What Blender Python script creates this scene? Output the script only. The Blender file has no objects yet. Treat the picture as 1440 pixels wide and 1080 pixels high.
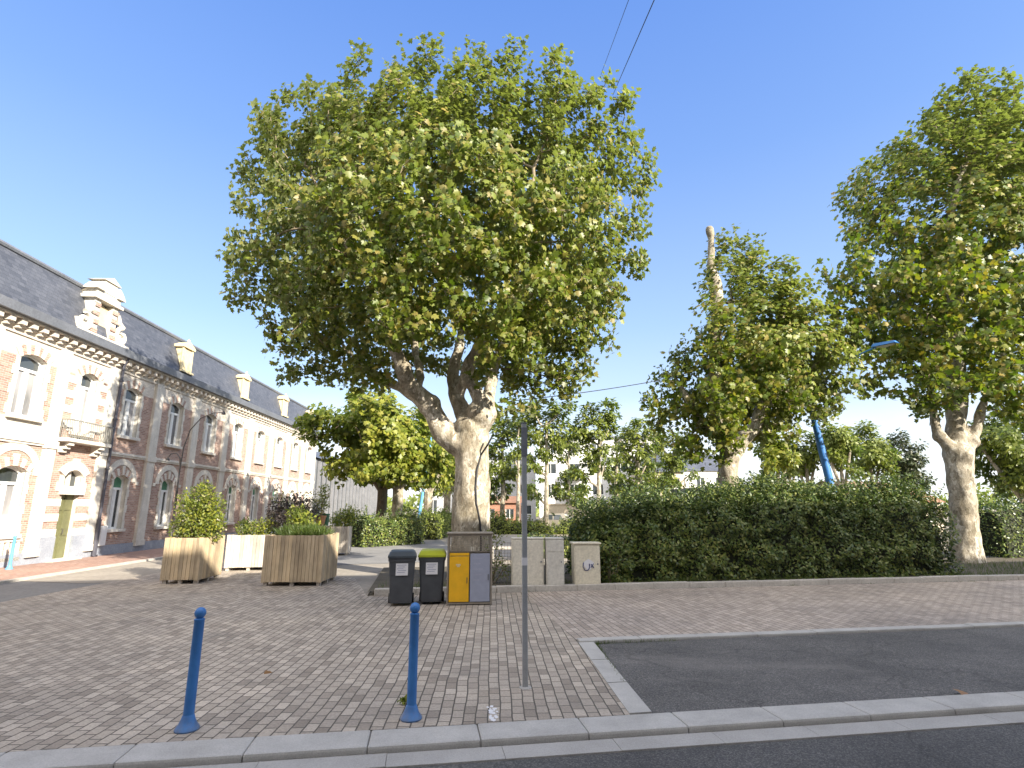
import bpy, bmesh, math, random
import numpy as np
from mathutils import Vector, Matrix

random.seed(7)
RNG = np.random.default_rng(11)
SC = bpy.context.scene
COL = SC.collection
R = math.radians

# ------------------------------------------------------------------ camera
F_PX, PITCH, CAM_H = 775.0, R(12.65), 2.0
cam = bpy.data.cameras.new('Camera')
cam.sensor_width = 36.0
cam.lens = 36.0 * F_PX / 1440.0
cam.clip_end = 5000
cam.clip_start = 0.05
co = bpy.data.objects.new('Camera', cam)
COL.objects.link(co)
co.location = (0, 0, CAM_H)
co.rotation_euler = (R(90) + PITCH, 0, 0)
SC.camera = co


def at(u, v, Y):
    """Point at depth Y seen at photo pixel (u, v): used to read measures off the photo."""
    x = (u - 720) / F_PX
    z = (540 - v) / F_PX
    y = math.cos(PITCH) - z * math.sin(PITCH)
    up = math.sin(PITCH) + z * math.cos(PITCH)
    t = Y / y
    return Vector((x * t, Y, CAM_H + up * t))


def pxm(v, Y):
    """metres per photo pixel at depth Y, row v"""
    z = (540 - v) / F_PX
    return Y / (math.cos(PITCH) - z * math.sin(PITCH)) / F_PX


ST = R(9.0)
TX, TY = math.cos(ST), math.sin(ST)


def sf(a, n, z=0.0):
    """street frame: a along the kerb, n across it"""
    return Vector((a * TX - n * TY, a * TY + n * TX, z))


# ------------------------------------------------------------------ materials
def nodes(name):
    m = bpy.data.materials.new(name)
    m.use_nodes = True
    nt = m.node_tree
    b = nt.nodes['Principled BSDF']
    return m, nt, b


def link(nt, a, b):
    nt.links.new(a, b)


def tcoord(nt, scale=(1, 1, 1), rot=(0, 0, 0)):
    tc = nt.nodes.new('ShaderNodeTexCoord')
    mp = nt.nodes.new('ShaderNodeMapping')
    mp.inputs['Scale'].default_value = scale
    mp.inputs['Rotation'].default_value = rot
    link(nt, tc.outputs['Object'], mp.inputs['Vector'])
    return mp.outputs['Vector']


def noise(nt, vec, scale, detail=4, rough=0.6):
    n = nt.nodes.new('ShaderNodeTexNoise')
    n.inputs['Scale'].default_value = scale
    n.inputs['Detail'].default_value = detail
    n.inputs['Roughness'].default_value = rough
    if vec is not None:
        link(nt, vec, n.inputs['Vector'])
    return n.outputs['Fac']


def ramp(nt, fac, stops):
    r = nt.nodes.new('ShaderNodeValToRGB')
    e = r.color_ramp.elements
    while len(e) < len(stops):
        e.new(0.5)
    for i, (p, c) in enumerate(stops):
        e[i].position = p
        e[i].color = (*c, 1) if len(c) == 3 else c
    link(nt, fac, r.inputs['Fac'])
    return r.outputs['Color']


def mix(nt, a, b, fac, mode='MIX'):
    m = nt.nodes.new('ShaderNodeMix')
    m.data_type = 'RGBA'
    m.blend_type = mode
    for sock, val in ((m.inputs['Factor'], fac), (m.inputs['A'], a), (m.inputs['B'], b)):
        if hasattr(val, 'is_output') or isinstance(val, bpy.types.NodeSocket):
            link(nt, val, sock)
        elif isinstance(val, (int, float)):
            sock.default_value = val
        else:
            sock.default_value = (*val, 1)
    return m.outputs['Result']


def bump(nt, b, h, strength=0.3, dist=0.01):
    n = nt.nodes.new('ShaderNodeBump')
    n.inputs['Strength'].default_value = strength
    n.inputs['Distance'].default_value = dist
    link(nt, h, n.inputs['Height'])
    link(nt, n.outputs['Normal'], b.inputs['Normal'])


def mat_noisy(name, c1, c2, scale=3, rough=0.75, bs=0.15, bscale=None, metal=0.0, spread=0.25, fine=None):
    m, nt, b = nodes(name)
    v = tcoord(nt)
    f = noise(nt, v, scale, 6, 0.65)
    c = ramp(nt, f, [(0.5 - spread, c1), (0.5 + spread, c2)])
    f2 = noise(nt, v, fine or scale * 14, 3, 0.6)
    d = ramp(nt, f2, [(0.3, (0.82, 0.82, 0.82)), (0.7, (1.1, 1.1, 1.1))])
    c = mix(nt, c, d, 1.0, 'MULTIPLY')
    link(nt, c, b.inputs['Base Color'])
    b.inputs['Roughness'].default_value = rough
    b.inputs['Metallic'].default_value = metal
    if bs:
        bump(nt, b, noise(nt, v, bscale or scale * 12, 4), bs)
    return m


def mat_brick(name, c1, c2, mortar, bw, bh, msize, rough=0.85, axis='facade', off=0.5, dirt=None, bs=0.5, rot=0.0):
    m, nt, b = nodes(name)
    tc = nt.nodes.new('ShaderNodeTexCoord')
    sx = nt.nodes.new('ShaderNodeSeparateXYZ')
    cx = nt.nodes.new('ShaderNodeCombineXYZ')
    mp = nt.nodes.new('ShaderNodeMapping')
    mp.inputs['Rotation'].default_value = (0, 0, rot)
    link(nt, tc.outputs['Object'], mp.inputs['Vector'])
    # slight waviness so joints are not ruler straight
    wn = nt.nodes.new('ShaderNodeTexNoise')
    wn.inputs['Scale'].default_value = 1.3
    wn.inputs['Detail'].default_value = 3
    link(nt, mp.outputs['Vector'], wn.inputs['Vector'])
    vm = nt.nodes.new('ShaderNodeVectorMath')
    vm.operation = 'MULTIPLY_ADD'
    w = bh * (0.4 if axis == 'ground' else 0.05)
    vm.inputs[1].default_value = (w, w, w)
    link(nt, wn.outputs['Color'], vm.inputs[0])
    link(nt, mp.outputs['Vector'], vm.inputs[2])
    link(nt, vm.outputs['Vector'], sx.inputs['Vector'])
    if axis == 'ground':
        link(nt, sx.outputs['Y'], cx.inputs['X'])
        link(nt, sx.outputs['X'], cx.inputs['Y'])
    else:
        ad = nt.nodes.new('ShaderNodeMath')
        link(nt, sx.outputs['X'], ad.inputs[0])
        link(nt, sx.outputs['Y'], ad.inputs[1])
        link(nt, ad.outputs[0], cx.inputs['X'])
        link(nt, sx.outputs['Z'], cx.inputs['Y'])
    br = nt.nodes.new('ShaderNodeTexBrick')
    br.offset = off
    br.inputs['Scale'].default_value = 1.0
    br.inputs['Brick Width'].default_value = bw
    br.inputs['Row Height'].default_value = bh
    br.inputs['Mortar Size'].default_value = msize
    br.inputs['Mortar Smooth'].default_value = 0.3
    br.inputs['Color1'].default_value = (0, 0, 0, 1)
    br.inputs['Color2'].default_value = (1, 1, 1, 1)
    br.inputs['Mortar'].default_value = (0.5, 0.5, 0.5, 1)
    link(nt, cx.outputs[0], br.inputs['Vector'])
    cid = br.outputs['Color']
    body = ramp(nt, cid, [(0.0, c1), (0.3, tuple(a * .55 + d * .45 for a, d in zip(c1, c2))), (0.7, tuple(a * .4 + d * .6 for a, d in zip(c1, c2))), (1.0, c2)])
    big = noise(nt, tc.outputs['Object'], 0.35, 5)
    bigc = ramp(nt, big, [(0.3, (0.78, 0.78, 0.8)), (0.7, (1.18, 1.15, 1.12))])
    body = mix(nt, body, bigc, 1.0, 'MULTIPLY')
    fn = noise(nt, tc.outputs['Object'], 40, 3)
    body = mix(nt, body, ramp(nt, fn, [(0.3, (0.8, 0.8, 0.8)), (0.7, (1.15, 1.15, 1.15))]), 1.0, 'MULTIPLY')
    c = mix(nt, body, mortar, br.outputs['Fac'])
    if dirt:
        dn = noise(nt, tc.outputs['Object'], 0.9, 6, 0.7)
        df = ramp(nt, dn, [(0.55, (0, 0, 0)), (0.75, (0.6, 0.6, 0.6))])
        c = mix(nt, c, dirt, df)
    link(nt, c, b.inputs['Base Color'])
    b.inputs['Roughness'].default_value = rough
    inv = nt.nodes.new('ShaderNodeMath')
    inv.operation = 'SUBTRACT'
    inv.inputs[0].default_value = 1.0
    link(nt, br.outputs['Fac'], inv.inputs[1])
    a2 = nt.nodes.new('ShaderNodeMath')
    a2.operation = 'MULTIPLY_ADD'
    a2.inputs[1].default_value = 0.4
    link(nt, fn, a2.inputs[0])
    link(nt, inv.outputs[0], a2.inputs[2])
    bump(nt, b, a2.outputs[0], bs, 0.012)
    return m


def mat_leaf(name, cols, under, trans=0.3, rough=0.45, clump=None):
    m, nt, b = nodes(name)
    g = nt.nodes.new('ShaderNodeNewGeometry')
    stops = [(i / (len(cols) - 1), c) for i, c in enumerate(cols)]
    c = ramp(nt, g.outputs['Random Per Island'], stops)
    v = tcoord(nt)
    f = noise(nt, v, 0.7, 3)
    c = mix(nt, c, ramp(nt, f, [(0.35, (0.75, 0.8, 0.8)), (0.65, (1.2, 1.15, 1.0))]), 1.0, 'MULTIPLY')
    c = mix(nt, c, under, g.outputs['Backfacing'])
    link(nt, c, b.inputs['Base Color'])
    b.inputs['Roughness'].default_value = rough
    t = nt.nodes.new('ShaderNodeBsdfTranslucent')
    c2 = mix(nt, c, (1.3, 1.5, 0.5), 1.0, 'MULTIPLY')
    link(nt, c2, t.inputs['Color'])
    ms = nt.nodes.new('ShaderNodeMixShader')
    ms.inputs[0].default_value = trans
    link(nt, b.outputs[0], ms.inputs[1])
    link(nt, t.outputs[0], ms.inputs[2])
    link(nt, ms.outputs[0], nt.nodes['Material Output'].inputs['Surface'])
    return m


def mat_bark(name, pal, scale=3.0):
    m, nt, b = nodes(name)
    v = tcoord(nt, (1, 1, 0.55))
    n = nt.nodes.new('ShaderNodeTexNoise')
    n.inputs['Scale'].default_value = 5
    n.inputs['Detail'].default_value = 5
    link(nt, v, n.inputs['Vector'])
    mx = nt.nodes.new('ShaderNodeVectorMath')
    mx.operation = 'MULTIPLY_ADD'
    mx.inputs[1].default_value = (0.22, 0.22, 0.22)
    link(nt, n.outputs['Color'], mx.inputs[0])
    link(nt, v, mx.inputs[2])
    vo = nt.nodes.new('ShaderNodeTexVoronoi')
    vo.inputs['Scale'].default_value = scale * 2
    link(nt, mx.outputs[0], vo.inputs['Vector'])
    sp = nt.nodes.new('ShaderNodeSeparateColor')
    link(nt, vo.outputs['Color'], sp.inputs[0])
    c = ramp(nt, sp.outputs[0], [(0.0, pal[0]), (0.35, pal[1]), (0.7, pal[2]), (1.0, pal[3])])
    big = noise(nt, v, 1.2, 4)
    c = mix(nt, c, ramp(nt, big, [(0.38, (0.58, 0.55, 0.48)), (0.62, (1.12, 1.12, 1.12))]), 1.0, 'MULTIPLY')
    fn = noise(nt, v, 30, 4)
    c = mix(nt, c, ramp(nt, fn, [(0.35, (0.72, 0.72, 0.7)), (0.65, (1.12, 1.12, 1.12))]), 1.0, 'MULTIPLY')
    link(nt, c, b.inputs['Base Color'])
    b.inputs['Roughness'].default_value = 0.85
    v2 = nt.nodes.new('ShaderNodeTexVoronoi')
    v2.inputs['Scale'].default_value = scale * 4.6
    link(nt, mx.outputs[0], v2.inputs['Vector'])
    s2 = nt.nodes.new('ShaderNodeSeparateColor')
    link(nt, v2.outputs['Color'], s2.inputs[0])
    c = mix(nt, c, pal[2], ramp(nt, s2.outputs[1], [(0.74, (0, 0, 0)), (0.76, (0.75, 0.75, 0.75))]))
    c = mix(nt, c, (0.15, 0.12, 0.08), ramp(nt, s2.outputs[2], [(0.90, (0, 0, 0)), (0.92, (0.7, 0.7, 0.7))]))
    link(nt, c, b.inputs['Base Color'])
    ad = nt.nodes.new('ShaderNodeMath')
    link(nt, sp.outputs[0], ad.inputs[0])
    link(nt, fn, ad.inputs[1])
    bump(nt, b, ad.outputs[0], 0.6, 0.03)
    return m


def mat_plain(name, c, rough=0.5, metal=0.0, var=0.12, scale=6.0, coat=0.0):
    m, nt, b = nodes(name)
    v = tcoord(nt)
    f = noise(nt, v, scale, 5)
    c = mix(nt, c, ramp(nt, f, [(0.3, (1 - var,) * 3), (0.7, (1 + var,) * 3)]), 1.0, 'MULTIPLY')
    link(nt, c, b.inputs['Base Color'])
    b.inputs['Roughness'].default_value = rough
    b.inputs['Metallic'].default_value = metal
    if coat:
        b.inputs['Coat Weight'].default_value = coat
    return m


def mat_wood(name, c1, c2, grey=0.0):
    """vertical planks: colour differs board to board (by position), grain along Z"""
    m, nt, b = nodes(name)
    g = nt.nodes.new('ShaderNodeNewGeometry')
    v = tcoord(nt, (9, 9, 0.7))
    gr = noise(nt, v, 3.0, 6, 0.7)
    c = ramp(nt, gr, [(0.3, c1), (0.7, c2)])
    c = mix(nt, c, ramp(nt, g.outputs['Random Per Island'], [(0, (0.72, 0.7, 0.68)), (0.5, (1, 1, 1)), (1, (1.22, 1.18, 1.1))]), 1.0, 'MULTIPLY')
    st = noise(nt, tcoord(nt, (2, 2, 1.0)), 1.5, 4)
    c = mix(nt, c, ramp(nt, st, [(0.35, (0.75, 0.75, 0.76)), (0.6, (1.05, 1.05, 1.05))]), 1.0, 'MULTIPLY')
    link(nt, c, b.inputs['Base Color'])
    b.inputs['Roughness'].default_value = 0.75
    bump(nt, b, gr, 0.25, 0.006)
    return m


M = {}
M['pavers'] = mat_brick('pavers', (0.265, 0.225, 0.18), (0.50, 0.435, 0.355), (0.09, 0.078, 0.062), 0.2, 0.122, 0.0075, 0.8, 'ground', dirt=(0.17, 0.155, 0.135), bs=0.9, rot=R(-2))
M['pavers_side'] = mat_brick('pavers_side', (0.31, 0.26, 0.212), (0.50, 0.425, 0.355), (0.11, 0.097, 0.084), 0.2, 0.122, 0.0075, 0.8, 'ground', dirt=(0.15, 0.13, 0.12), bs=0.5, rot=R(-9))
M['red_pavers'] = mat_brick('red_pavers', (0.30, 0.17, 0.12), (0.42, 0.28, 0.22), (0.18, 0.14, 0.12), 0.2, 0.1, 0.006, 0.85, 'ground')
M['asphalt'] = mat_noisy('asphalt', (0.055, 0.053, 0.053), (0.09, 0.087, 0.086), 1.5, 0.85, 0.5, 160, spread=0.2, fine=120)
def mat_asphalt(name, c1, c2, patch):
    m, nt, b = nodes(name)
    v = tcoord(nt)
    f = noise(nt, v, 0.7, 6, 0.65)
    c = ramp(nt, f, [(0.3, c1), (0.7, c2)])
    vo = nt.nodes.new('ShaderNodeTexVoronoi')
    vo.inputs['Scale'].default_value = 95
    link(nt, v, vo.inputs['Vector'])
    sp = nt.nodes.new('ShaderNodeSeparateColor')
    link(nt, vo.outputs['Color'], sp.inputs[0])
    c = mix(nt, c, ramp(nt, sp.outputs[0], [(0.0, (0.55, 0.55, 0.55)), (0.6, (1, 1, 1)), (1.0, (1.9, 1.85, 1.75))]), 1.0, 'MULTIPLY')
    # worn paler areas and dark damp stains
    w = noise(nt, tcoord(nt, (0.5, 1.3, 1)), 0.55, 5, 0.7)
    c = mix(nt, c, patch, ramp(nt, w, [(0.52, (0, 0, 0)), (0.72, (0.55, 0.55, 0.55))]))
    # hairline cracks
    n2 = nt.nodes.new('ShaderNodeTexNoise')
    n2.inputs['Scale'].default_value = 1.8
    n2.inputs['Detail'].default_value = 6
    link(nt, v, n2.inputs['Vector'])
    ma = nt.nodes.new('ShaderNodeVectorMath')
    ma.operation = 'MULTIPLY_ADD'
    ma.inputs[1].default_value = (0.7, 0.7, 0.7)
    link(nt, n2.outputs['Color'], ma.inputs[0])
    link(nt, v, ma.inputs[2])
    cr = nt.nodes.new('ShaderNodeTexVoronoi')
    cr.feature = 'DISTANCE_TO_EDGE'
    cr.inputs['Scale'].default_value = 0.42
    link(nt, ma.outputs[0], cr.inputs['Vector'])
    ck = ramp(nt, cr.outputs['Distance'], [(0.002, (.4, .4, .4)), (0.008, (0, 0, 0))])
    c = mix(nt, c, (0.022, 0.02, 0.018), ck)
    link(nt, c, b.inputs['Base Color'])
    b.inputs['Roughness'].default_value = 0.85
    bump(nt, b, sp.outputs[0], 0.5, 0.004)
    return m


M['asphalt'] = mat_asphalt('road_asphalt', (0.06, 0.058, 0.057), (0.10, 0.097, 0.094), (0.15, 0.143, 0.132))
M['bay'] = mat_asphalt('bay_asphalt', (0.07, 0.067, 0.064), (0.13, 0.123, 0.116), (0.22, 0.2, 0.18))
M['bay_plain'] = mat_noisy('bay_asphalt', (0.052, 0.051, 0.052), (0.135, 0.127, 0.12), 0.8, 0.8, 0.5, 140, spread=0.28, fine=110)
M['lane'] = mat_noisy('lane_asphalt', (0.16, 0.155, 0.15), (0.24, 0.23, 0.215), 0.8, 0.9, 0.3, 90)
M['path'] = mat_noisy('path_gravel', (0.23, 0.20, 0.165), (0.36, 0.32, 0.26), 0.5, 0.95, 0.3, 60)
M['ground'] = mat_noisy('ground_earth', (0.17, 0.145, 0.1), (0.28, 0.24, 0.17), 0.3, 0.95, 0.3, 30)
M['soil'] = mat_noisy('soil', (0.06, 0.05, 0.03), (0.13, 0.105, 0.07), 2.0, 0.95, 0.6, 30)
M['kerb'] = mat_noisy('kerb_granite', (0.34, 0.325, 0.30), (0.50, 0.48, 0.445), 2.2, 0.8, 0.25, 60, fine=90)
M['channel'] = mat_noisy('channel_concrete', (0.32, 0.305, 0.28), (0.44, 0.42, 0.39), 1.4, 0.85, 0.25, 60, fine=80)
M['bedkerb'] = mat_noisy('bed_kerb_stone', (0.36, 0.33, 0.29), (0.52, 0.48, 0.42), 1.6, 0.85, 0.25, 60)
M['brick'] = mat_brick('facade_brick', (0.29, 0.165, 0.125), (0.50, 0.34, 0.265), (0.45, 0.40, 0.35), 0.22, 0.075, 0.009, 0.88)
M['redbrick'] = mat_brick('red_brick', (0.30, 0.12, 0.07), (0.45, 0.2, 0.12), (0.4, 0.36, 0.3), 0.22, 0.075, 0.008, 0.88)
M['whitebrick'] = mat_brick('white_brick', (0.54, 0.49, 0.42), (0.71, 0.66, 0.58), (0.5, 0.45, 0.39), 0.22, 0.075, 0.008, 0.85, bs=0.3)
def mat_stone(name, c1, c2, dirt):
    m, nt, b = nodes(name)
    v = tcoord(nt)
    c = ramp(nt, noise(nt, v, 1.2, 6), [(0.3, c1), (0.7, c2)])
    c = mix(nt, c, ramp(nt, noise(nt, v, 18, 3), [(0.3, (0.88, 0.88, 0.88)), (0.7, (1.06, 1.06, 1.06))]), 1.0, 'MULTIPLY')
    st = noise(nt, tcoord(nt, (3.2, 3.2, 0.28)), 1.6, 5, 0.7)
    c = mix(nt, c, dirt, ramp(nt, st, [(0.54, (0, 0, 0)), (0.74, (0.6, 0.6, 0.6))]))
    link(nt, c, b.inputs['Base Color'])
    b.inputs['Roughness'].default_value = 0.85
    bump(nt, b, noise(nt, v, 22, 4), 0.15)
    return m


M['stone'] = mat_stone('facade_stone', (0.56, 0.52, 0.445), (0.71, 0.67, 0.59), (0.33, 0.29, 0.235))
M['stone_plain'] = mat_noisy('facade_stone', (0.62, 0.58, 0.5), (0.78, 0.75, 0.67), 1.2, 0.85, 0.15, 20)
M['plinth'] = mat_noisy('plinth_stone', (0.24, 0.26, 0.30), (0.36, 0.38, 0.42), 1.5, 0.8, 0.2, 30)
M['slate'] = mat_brick('slate', (0.058, 0.065, 0.082), (0.10, 0.108, 0.13), (0.042, 0.047, 0.058), 0.24, 0.14, 0.006, 0.55, bs=0.3)
M['zinc'] = mat_noisy('zinc', (0.13, 0.14, 0.16), (0.2, 0.21, 0.235), 1.0, 0.55, 0.05, metal=0.2)
M['whitepaint'] = mat_plain('white_paint', (0.78, 0.78, 0.76), 0.45, 0, 0.06)
M['cream_wood'] = mat_plain('cream_wood', (0.66, 0.55, 0.33), 0.6, 0, 0.1)
M['olive'] = mat_plain('olive_paint', (0.14, 0.14, 0.065), 0.6, 0, 0.2, 3)
M['green_blind'] = mat_plain('green_blind', (0.08, 0.22, 0.13), 0.6, 0, 0.15)
M['iron'] = mat_plain('grey_iron', (0.24, 0.23, 0.2), 0.6, 0.1, 0.2)
M['dark_iron'] = mat_plain('dark_iron', (0.10, 0.09, 0.085), 0.5, 0.4)
M['pipe'] = mat_plain('drain_pipe', (0.09, 0.09, 0.11), 0.5, 0.3)
M['dark'] = mat_plain('dark_interior', (0.02, 0.02, 0.02), 0.9)


def mat_glass(name, c1, c2, rough=0.06):
    m, nt, b = nodes(name)
    v = tcoord(nt, (1.0, 1.0, 0.35))
    f = noise(nt, v, 1.7, 3)
    oi = nt.nodes.new('ShaderNodeObjectInfo')
    ff = nt.nodes.new('ShaderNodeMath')
    ff.operation = 'MULTIPLY_ADD'
    ff.inputs[1].default_value = 0.5
    link(nt, oi.outputs['Random'], ff.inputs[0])
    link(nt, f, ff.inputs[2])
    link(nt, ramp(nt, ff.outputs[0], [(0.5, c1), (0.95, c2)]), b.inputs['Base Color'])
    b.inputs['Roughness'].default_value = rough
    b.inputs['Specular IOR Level'].default_value = 0.8
    f2 = noise(nt, tcoord(nt), 1.2, 2)
    bump(nt, b, f2, 0.08, 0.02)
    return m


M['glass'] = mat_glass('curtained_glass', (0.10, 0.105, 0.115), (0.34, 0.33, 0.33))
M['darkglass'] = mat_glass('dark_glass', (0.02, 0.025, 0.03), (0.06, 0.07, 0.075))
M['bark'] = mat_bark('plane_bark', [(0.61, 0.555, 0.465), (0.45, 0.39, 0.305), (0.28, 0.245, 0.18), (0.69, 0.64, 0.555)], 4.5)
M['darkbark'] = mat_bark('brown_bark', [(0.2, 0.16, 0.11), (0.25, 0.2, 0.14), (0.15, 0.12, 0.08), (0.3, 0.25, 0.18)], 5)
M['twig'] = mat_plain('twig_bark', (0.23, 0.185, 0.12), 0.85, 0, 0.3, 8)
M['deadwood'] = mat_bark('dead_wood', [(0.5, 0.45, 0.38), (0.34, 0.28, 0.22), (0.24, 0.2, 0.16), (0.56, 0.52, 0.45)], 4)
M['leaf'] = mat_leaf('plane_leaf', [(0.075, 0.115, 0.015), (0.12, 0.165, 0.021), (0.165, 0.205, 0.029), (0.21, 0.235, 0.04), (0.23, 0.22, 0.05), (0.28, 0.22, 0.07)], (0.2, 0.215, 0.10), 0.36)
M['leaf_dark'] = mat_leaf('plane_leaf_dark', [(0.065, 0.105, 0.019), (0.10, 0.145, 0.024), (0.15, 0.19, 0.03), (0.2, 0.225, 0.038), (0.23, 0.22, 0.045), (0.3, 0.22, 0.06)], (0.18, 0.2, 0.09), 0.36)
M['leaf_lime'] = mat_leaf('lime_leaf', [(0.13, 0.165, 0.02), (0.2, 0.23, 0.028), (0.26, 0.27, 0.04), (0.3, 0.28, 0.06)], (0.16, 0.2, 0.06), 0.35)
M['leaf_far'] = mat_leaf('far_leaf', [(0.12, 0.155, 0.028), (0.18, 0.215, 0.04), (0.24, 0.26, 0.06)], (0.12, 0.16, 0.06), 0.3)
M['leaf_conifer'] = mat_leaf('far_dark_leaf', [(0.03, 0.05, 0.02), (0.055, 0.07, 0.03), (0.08, 0.085, 0.04)], (0.05, 0.07, 0.03), 0.15)
M['leaf_hedge'] = mat_leaf('hedge_leaf', [(0.05, 0.09, 0.023), (0.085, 0.13, 0.03), (0.125, 0.17, 0.037), (0.175, 0.205, 0.045), (0.23, 0.23, 0.075)], (0.06, 0.09, 0.04), 0.22, 0.4)
M['leaf_grass'] = mat_leaf('grass_blade', [(0.05, 0.09, 0.015), (0.08, 0.13, 0.02), (0.13, 0.15, 0.04)], (0.08, 0.11, 0.03), 0.3)
M['leaf_red'] = mat_leaf('purple_leaf', [(0.03, 0.025, 0.03), (0.05, 0.035, 0.04), (0.07, 0.06, 0.04)], (0.06, 0.05, 0.05), 0.2)
M['petal'] = mat_leaf('pale_petal', [(0.5, 0.4, 0.36), (0.6, 0.5, 0.42), (0.65, 0.6, 0.5)], (0.6, 0.5, 0.45), 0.3)
M['leaf_brown'] = mat_leaf('fallen_leaf_brown', [(0.2, 0.09, 0.035), (0.3, 0.16, 0.06)], (0.3, 0.2, 0.1), 0.1)
M['wood'] = mat_wood('larch_boards', (0.42, 0.32, 0.2), (0.57, 0.46, 0.31))
M['wood_grey'] = mat_wood('weathered_boards', (0.46, 0.41, 0.34), (0.62, 0.57, 0.5))
def mat_worn(name, c, chip, rough):
    m, nt, b = nodes(name)
    v = tcoord(nt)
    f = noise(nt, v, 6, 5)
    col = mix(nt, c, ramp(nt, f, [(0.3, (0.78, 0.8, 0.85)), (0.7, (1.2, 1.15, 1.1))]), 1.0, 'MULTIPLY')
    g = noise(nt, tcoord(nt, (1, 1, 0.45)), 16, 6, 0.75)
    col = mix(nt, col, chip, ramp(nt, g, [(0.64, (0, 0, 0)), (0.68, (0.85, 0.85, 0.85))]))
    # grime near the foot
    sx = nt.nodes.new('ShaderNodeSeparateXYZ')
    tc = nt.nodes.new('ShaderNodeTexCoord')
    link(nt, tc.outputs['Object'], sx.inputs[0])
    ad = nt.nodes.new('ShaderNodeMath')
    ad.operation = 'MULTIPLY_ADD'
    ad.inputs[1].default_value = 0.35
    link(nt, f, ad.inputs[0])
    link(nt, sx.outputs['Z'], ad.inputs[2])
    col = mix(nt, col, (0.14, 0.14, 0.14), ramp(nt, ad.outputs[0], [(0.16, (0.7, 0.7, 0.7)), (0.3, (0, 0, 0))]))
    link(nt, col, b.inputs['Base Color'])
    link(nt, ramp(nt, f, [(0.3, (rough,) * 3), (0.7, (rough + 0.25,) * 3)]), b.inputs['Roughness'])
    bump(nt, b, g, 0.1, 0.002)
    return m


M['blue'] = mat_worn('blue_paint', (0.042, 0.185, 0.48), (0.18, 0.26, 0.4), 0.35)
M['paleblue'] = mat_plain('pale_blue_paint', (0.12, 0.34, 0.62), 0.45, 0, 0.12)
M['galv'] = mat_noisy('galvanised', (0.36, 0.375, 0.395), (0.5, 0.515, 0.53), 7, 0.45, 0.05, metal=0.55)
M['sticker'] = mat_plain('white_sticker', (0.7, 0.69, 0.7), 0.5, 0, 0.05)
M['bingrey'] = mat_plain('bin_plastic', (0.062, 0.068, 0.078), 0.5, 0, 0.2, 4)
M['binlid'] = mat_plain('bin_lid_plastic', (0.05, 0.06, 0.07), 0.45, 0, 0.2, 4)
M['limelid'] = mat_plain('lime_lid_plastic', (0.33, 0.36, 0.02), 0.45, 0, 0.15, 4)
M['rubber'] = mat_plain('rubber', (0.02, 0.02, 0.02), 0.8)
M['cageframe'] = mat_noisy('rusty_frame', (0.20, 0.17, 0.13), (0.31, 0.27, 0.22), 5, 0.7, 0.1)
M['yellow'] = mat_plain('yellow_panel', (0.78, 0.42, 0.012), 0.45, 0, 0.08)
M['lilac'] = mat_plain('grey_panel', (0.30, 0.32, 0.40), 0.5, 0, 0.08)
M['cabinet'] = mat_noisy('cabinet_plastic', (0.62, 0.57, 0.465), (0.72, 0.67, 0.56), 1.5, 0.6, 0.05, fine=18)
M['cabinet_cream'] = mat_noisy('cream_cabinet', (0.64, 0.58, 0.44), (0.74, 0.68, 0.53), 1.5, 0.6, 0.05, fine=18)
M['cabinet_grey'] = mat_noisy('grey_cabinet', (0.54, 0.51, 0.44), (0.67, 0.64, 0.57), 2.5, 0.65, 0.08, fine=14)
M['ink'] = mat_plain('blue_ink', (0.05, 0.06, 0.16), 0.6)
M['inkgrey'] = mat_plain('grey_ink', (0.33, 0.34, 0.42), 0.6)
M['terracotta'] = mat_noisy('terracotta', (0.42, 0.2, 0.1), (0.55, 0.3, 0.17), 3, 0.8)
M['greenpot'] = mat_plain('green_pot', (0.03, 0.14, 0.08), 0.4)
M['render_white'] = mat_noisy('white_render', (0.62, 0.61, 0.58), (0.74, 0.73, 0.7), 0.4, 0.85, 0.1)
M['render_grey'] = mat_noisy('grey_render', (0.36, 0.37, 0.38), (0.5, 0.5, 0.5), 0.5, 0.85, 0.1)
M['render_tan'] = mat_noisy('tan_render', (0.45, 0.38, 0.28), (0.6, 0.52, 0.4), 0.5, 0.85, 0.1)
M['tile'] = mat_brick('roof_tile', (0.24, 0.11, 0.065), (0.38, 0.2, 0.12), (0.14, 0.08, 0.05), 0.25, 0.3, 0.02, 0.85)
M['carbeige'] = mat_plain('beige_car_paint', (0.42, 0.38, 0.31), 0.3, 0.3, 0.04, coat=0.6)
M['carwhite'] = mat_plain('pale_car_paint', (0.62, 0.64, 0.66), 0.3, 0.0, 0.04, coat=0.6)
M['caryellow'] = mat_plain('orange_plastic', (0.6, 0.25, 0.03), 0.4)
M['wire'] = mat_plain('black_cable', (0.015, 0.015, 0.018), 0.6)
M['lampglass'] = mat_plain('lamp_diffuser', (0.55, 0.52, 0.45), 0.3)


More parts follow.
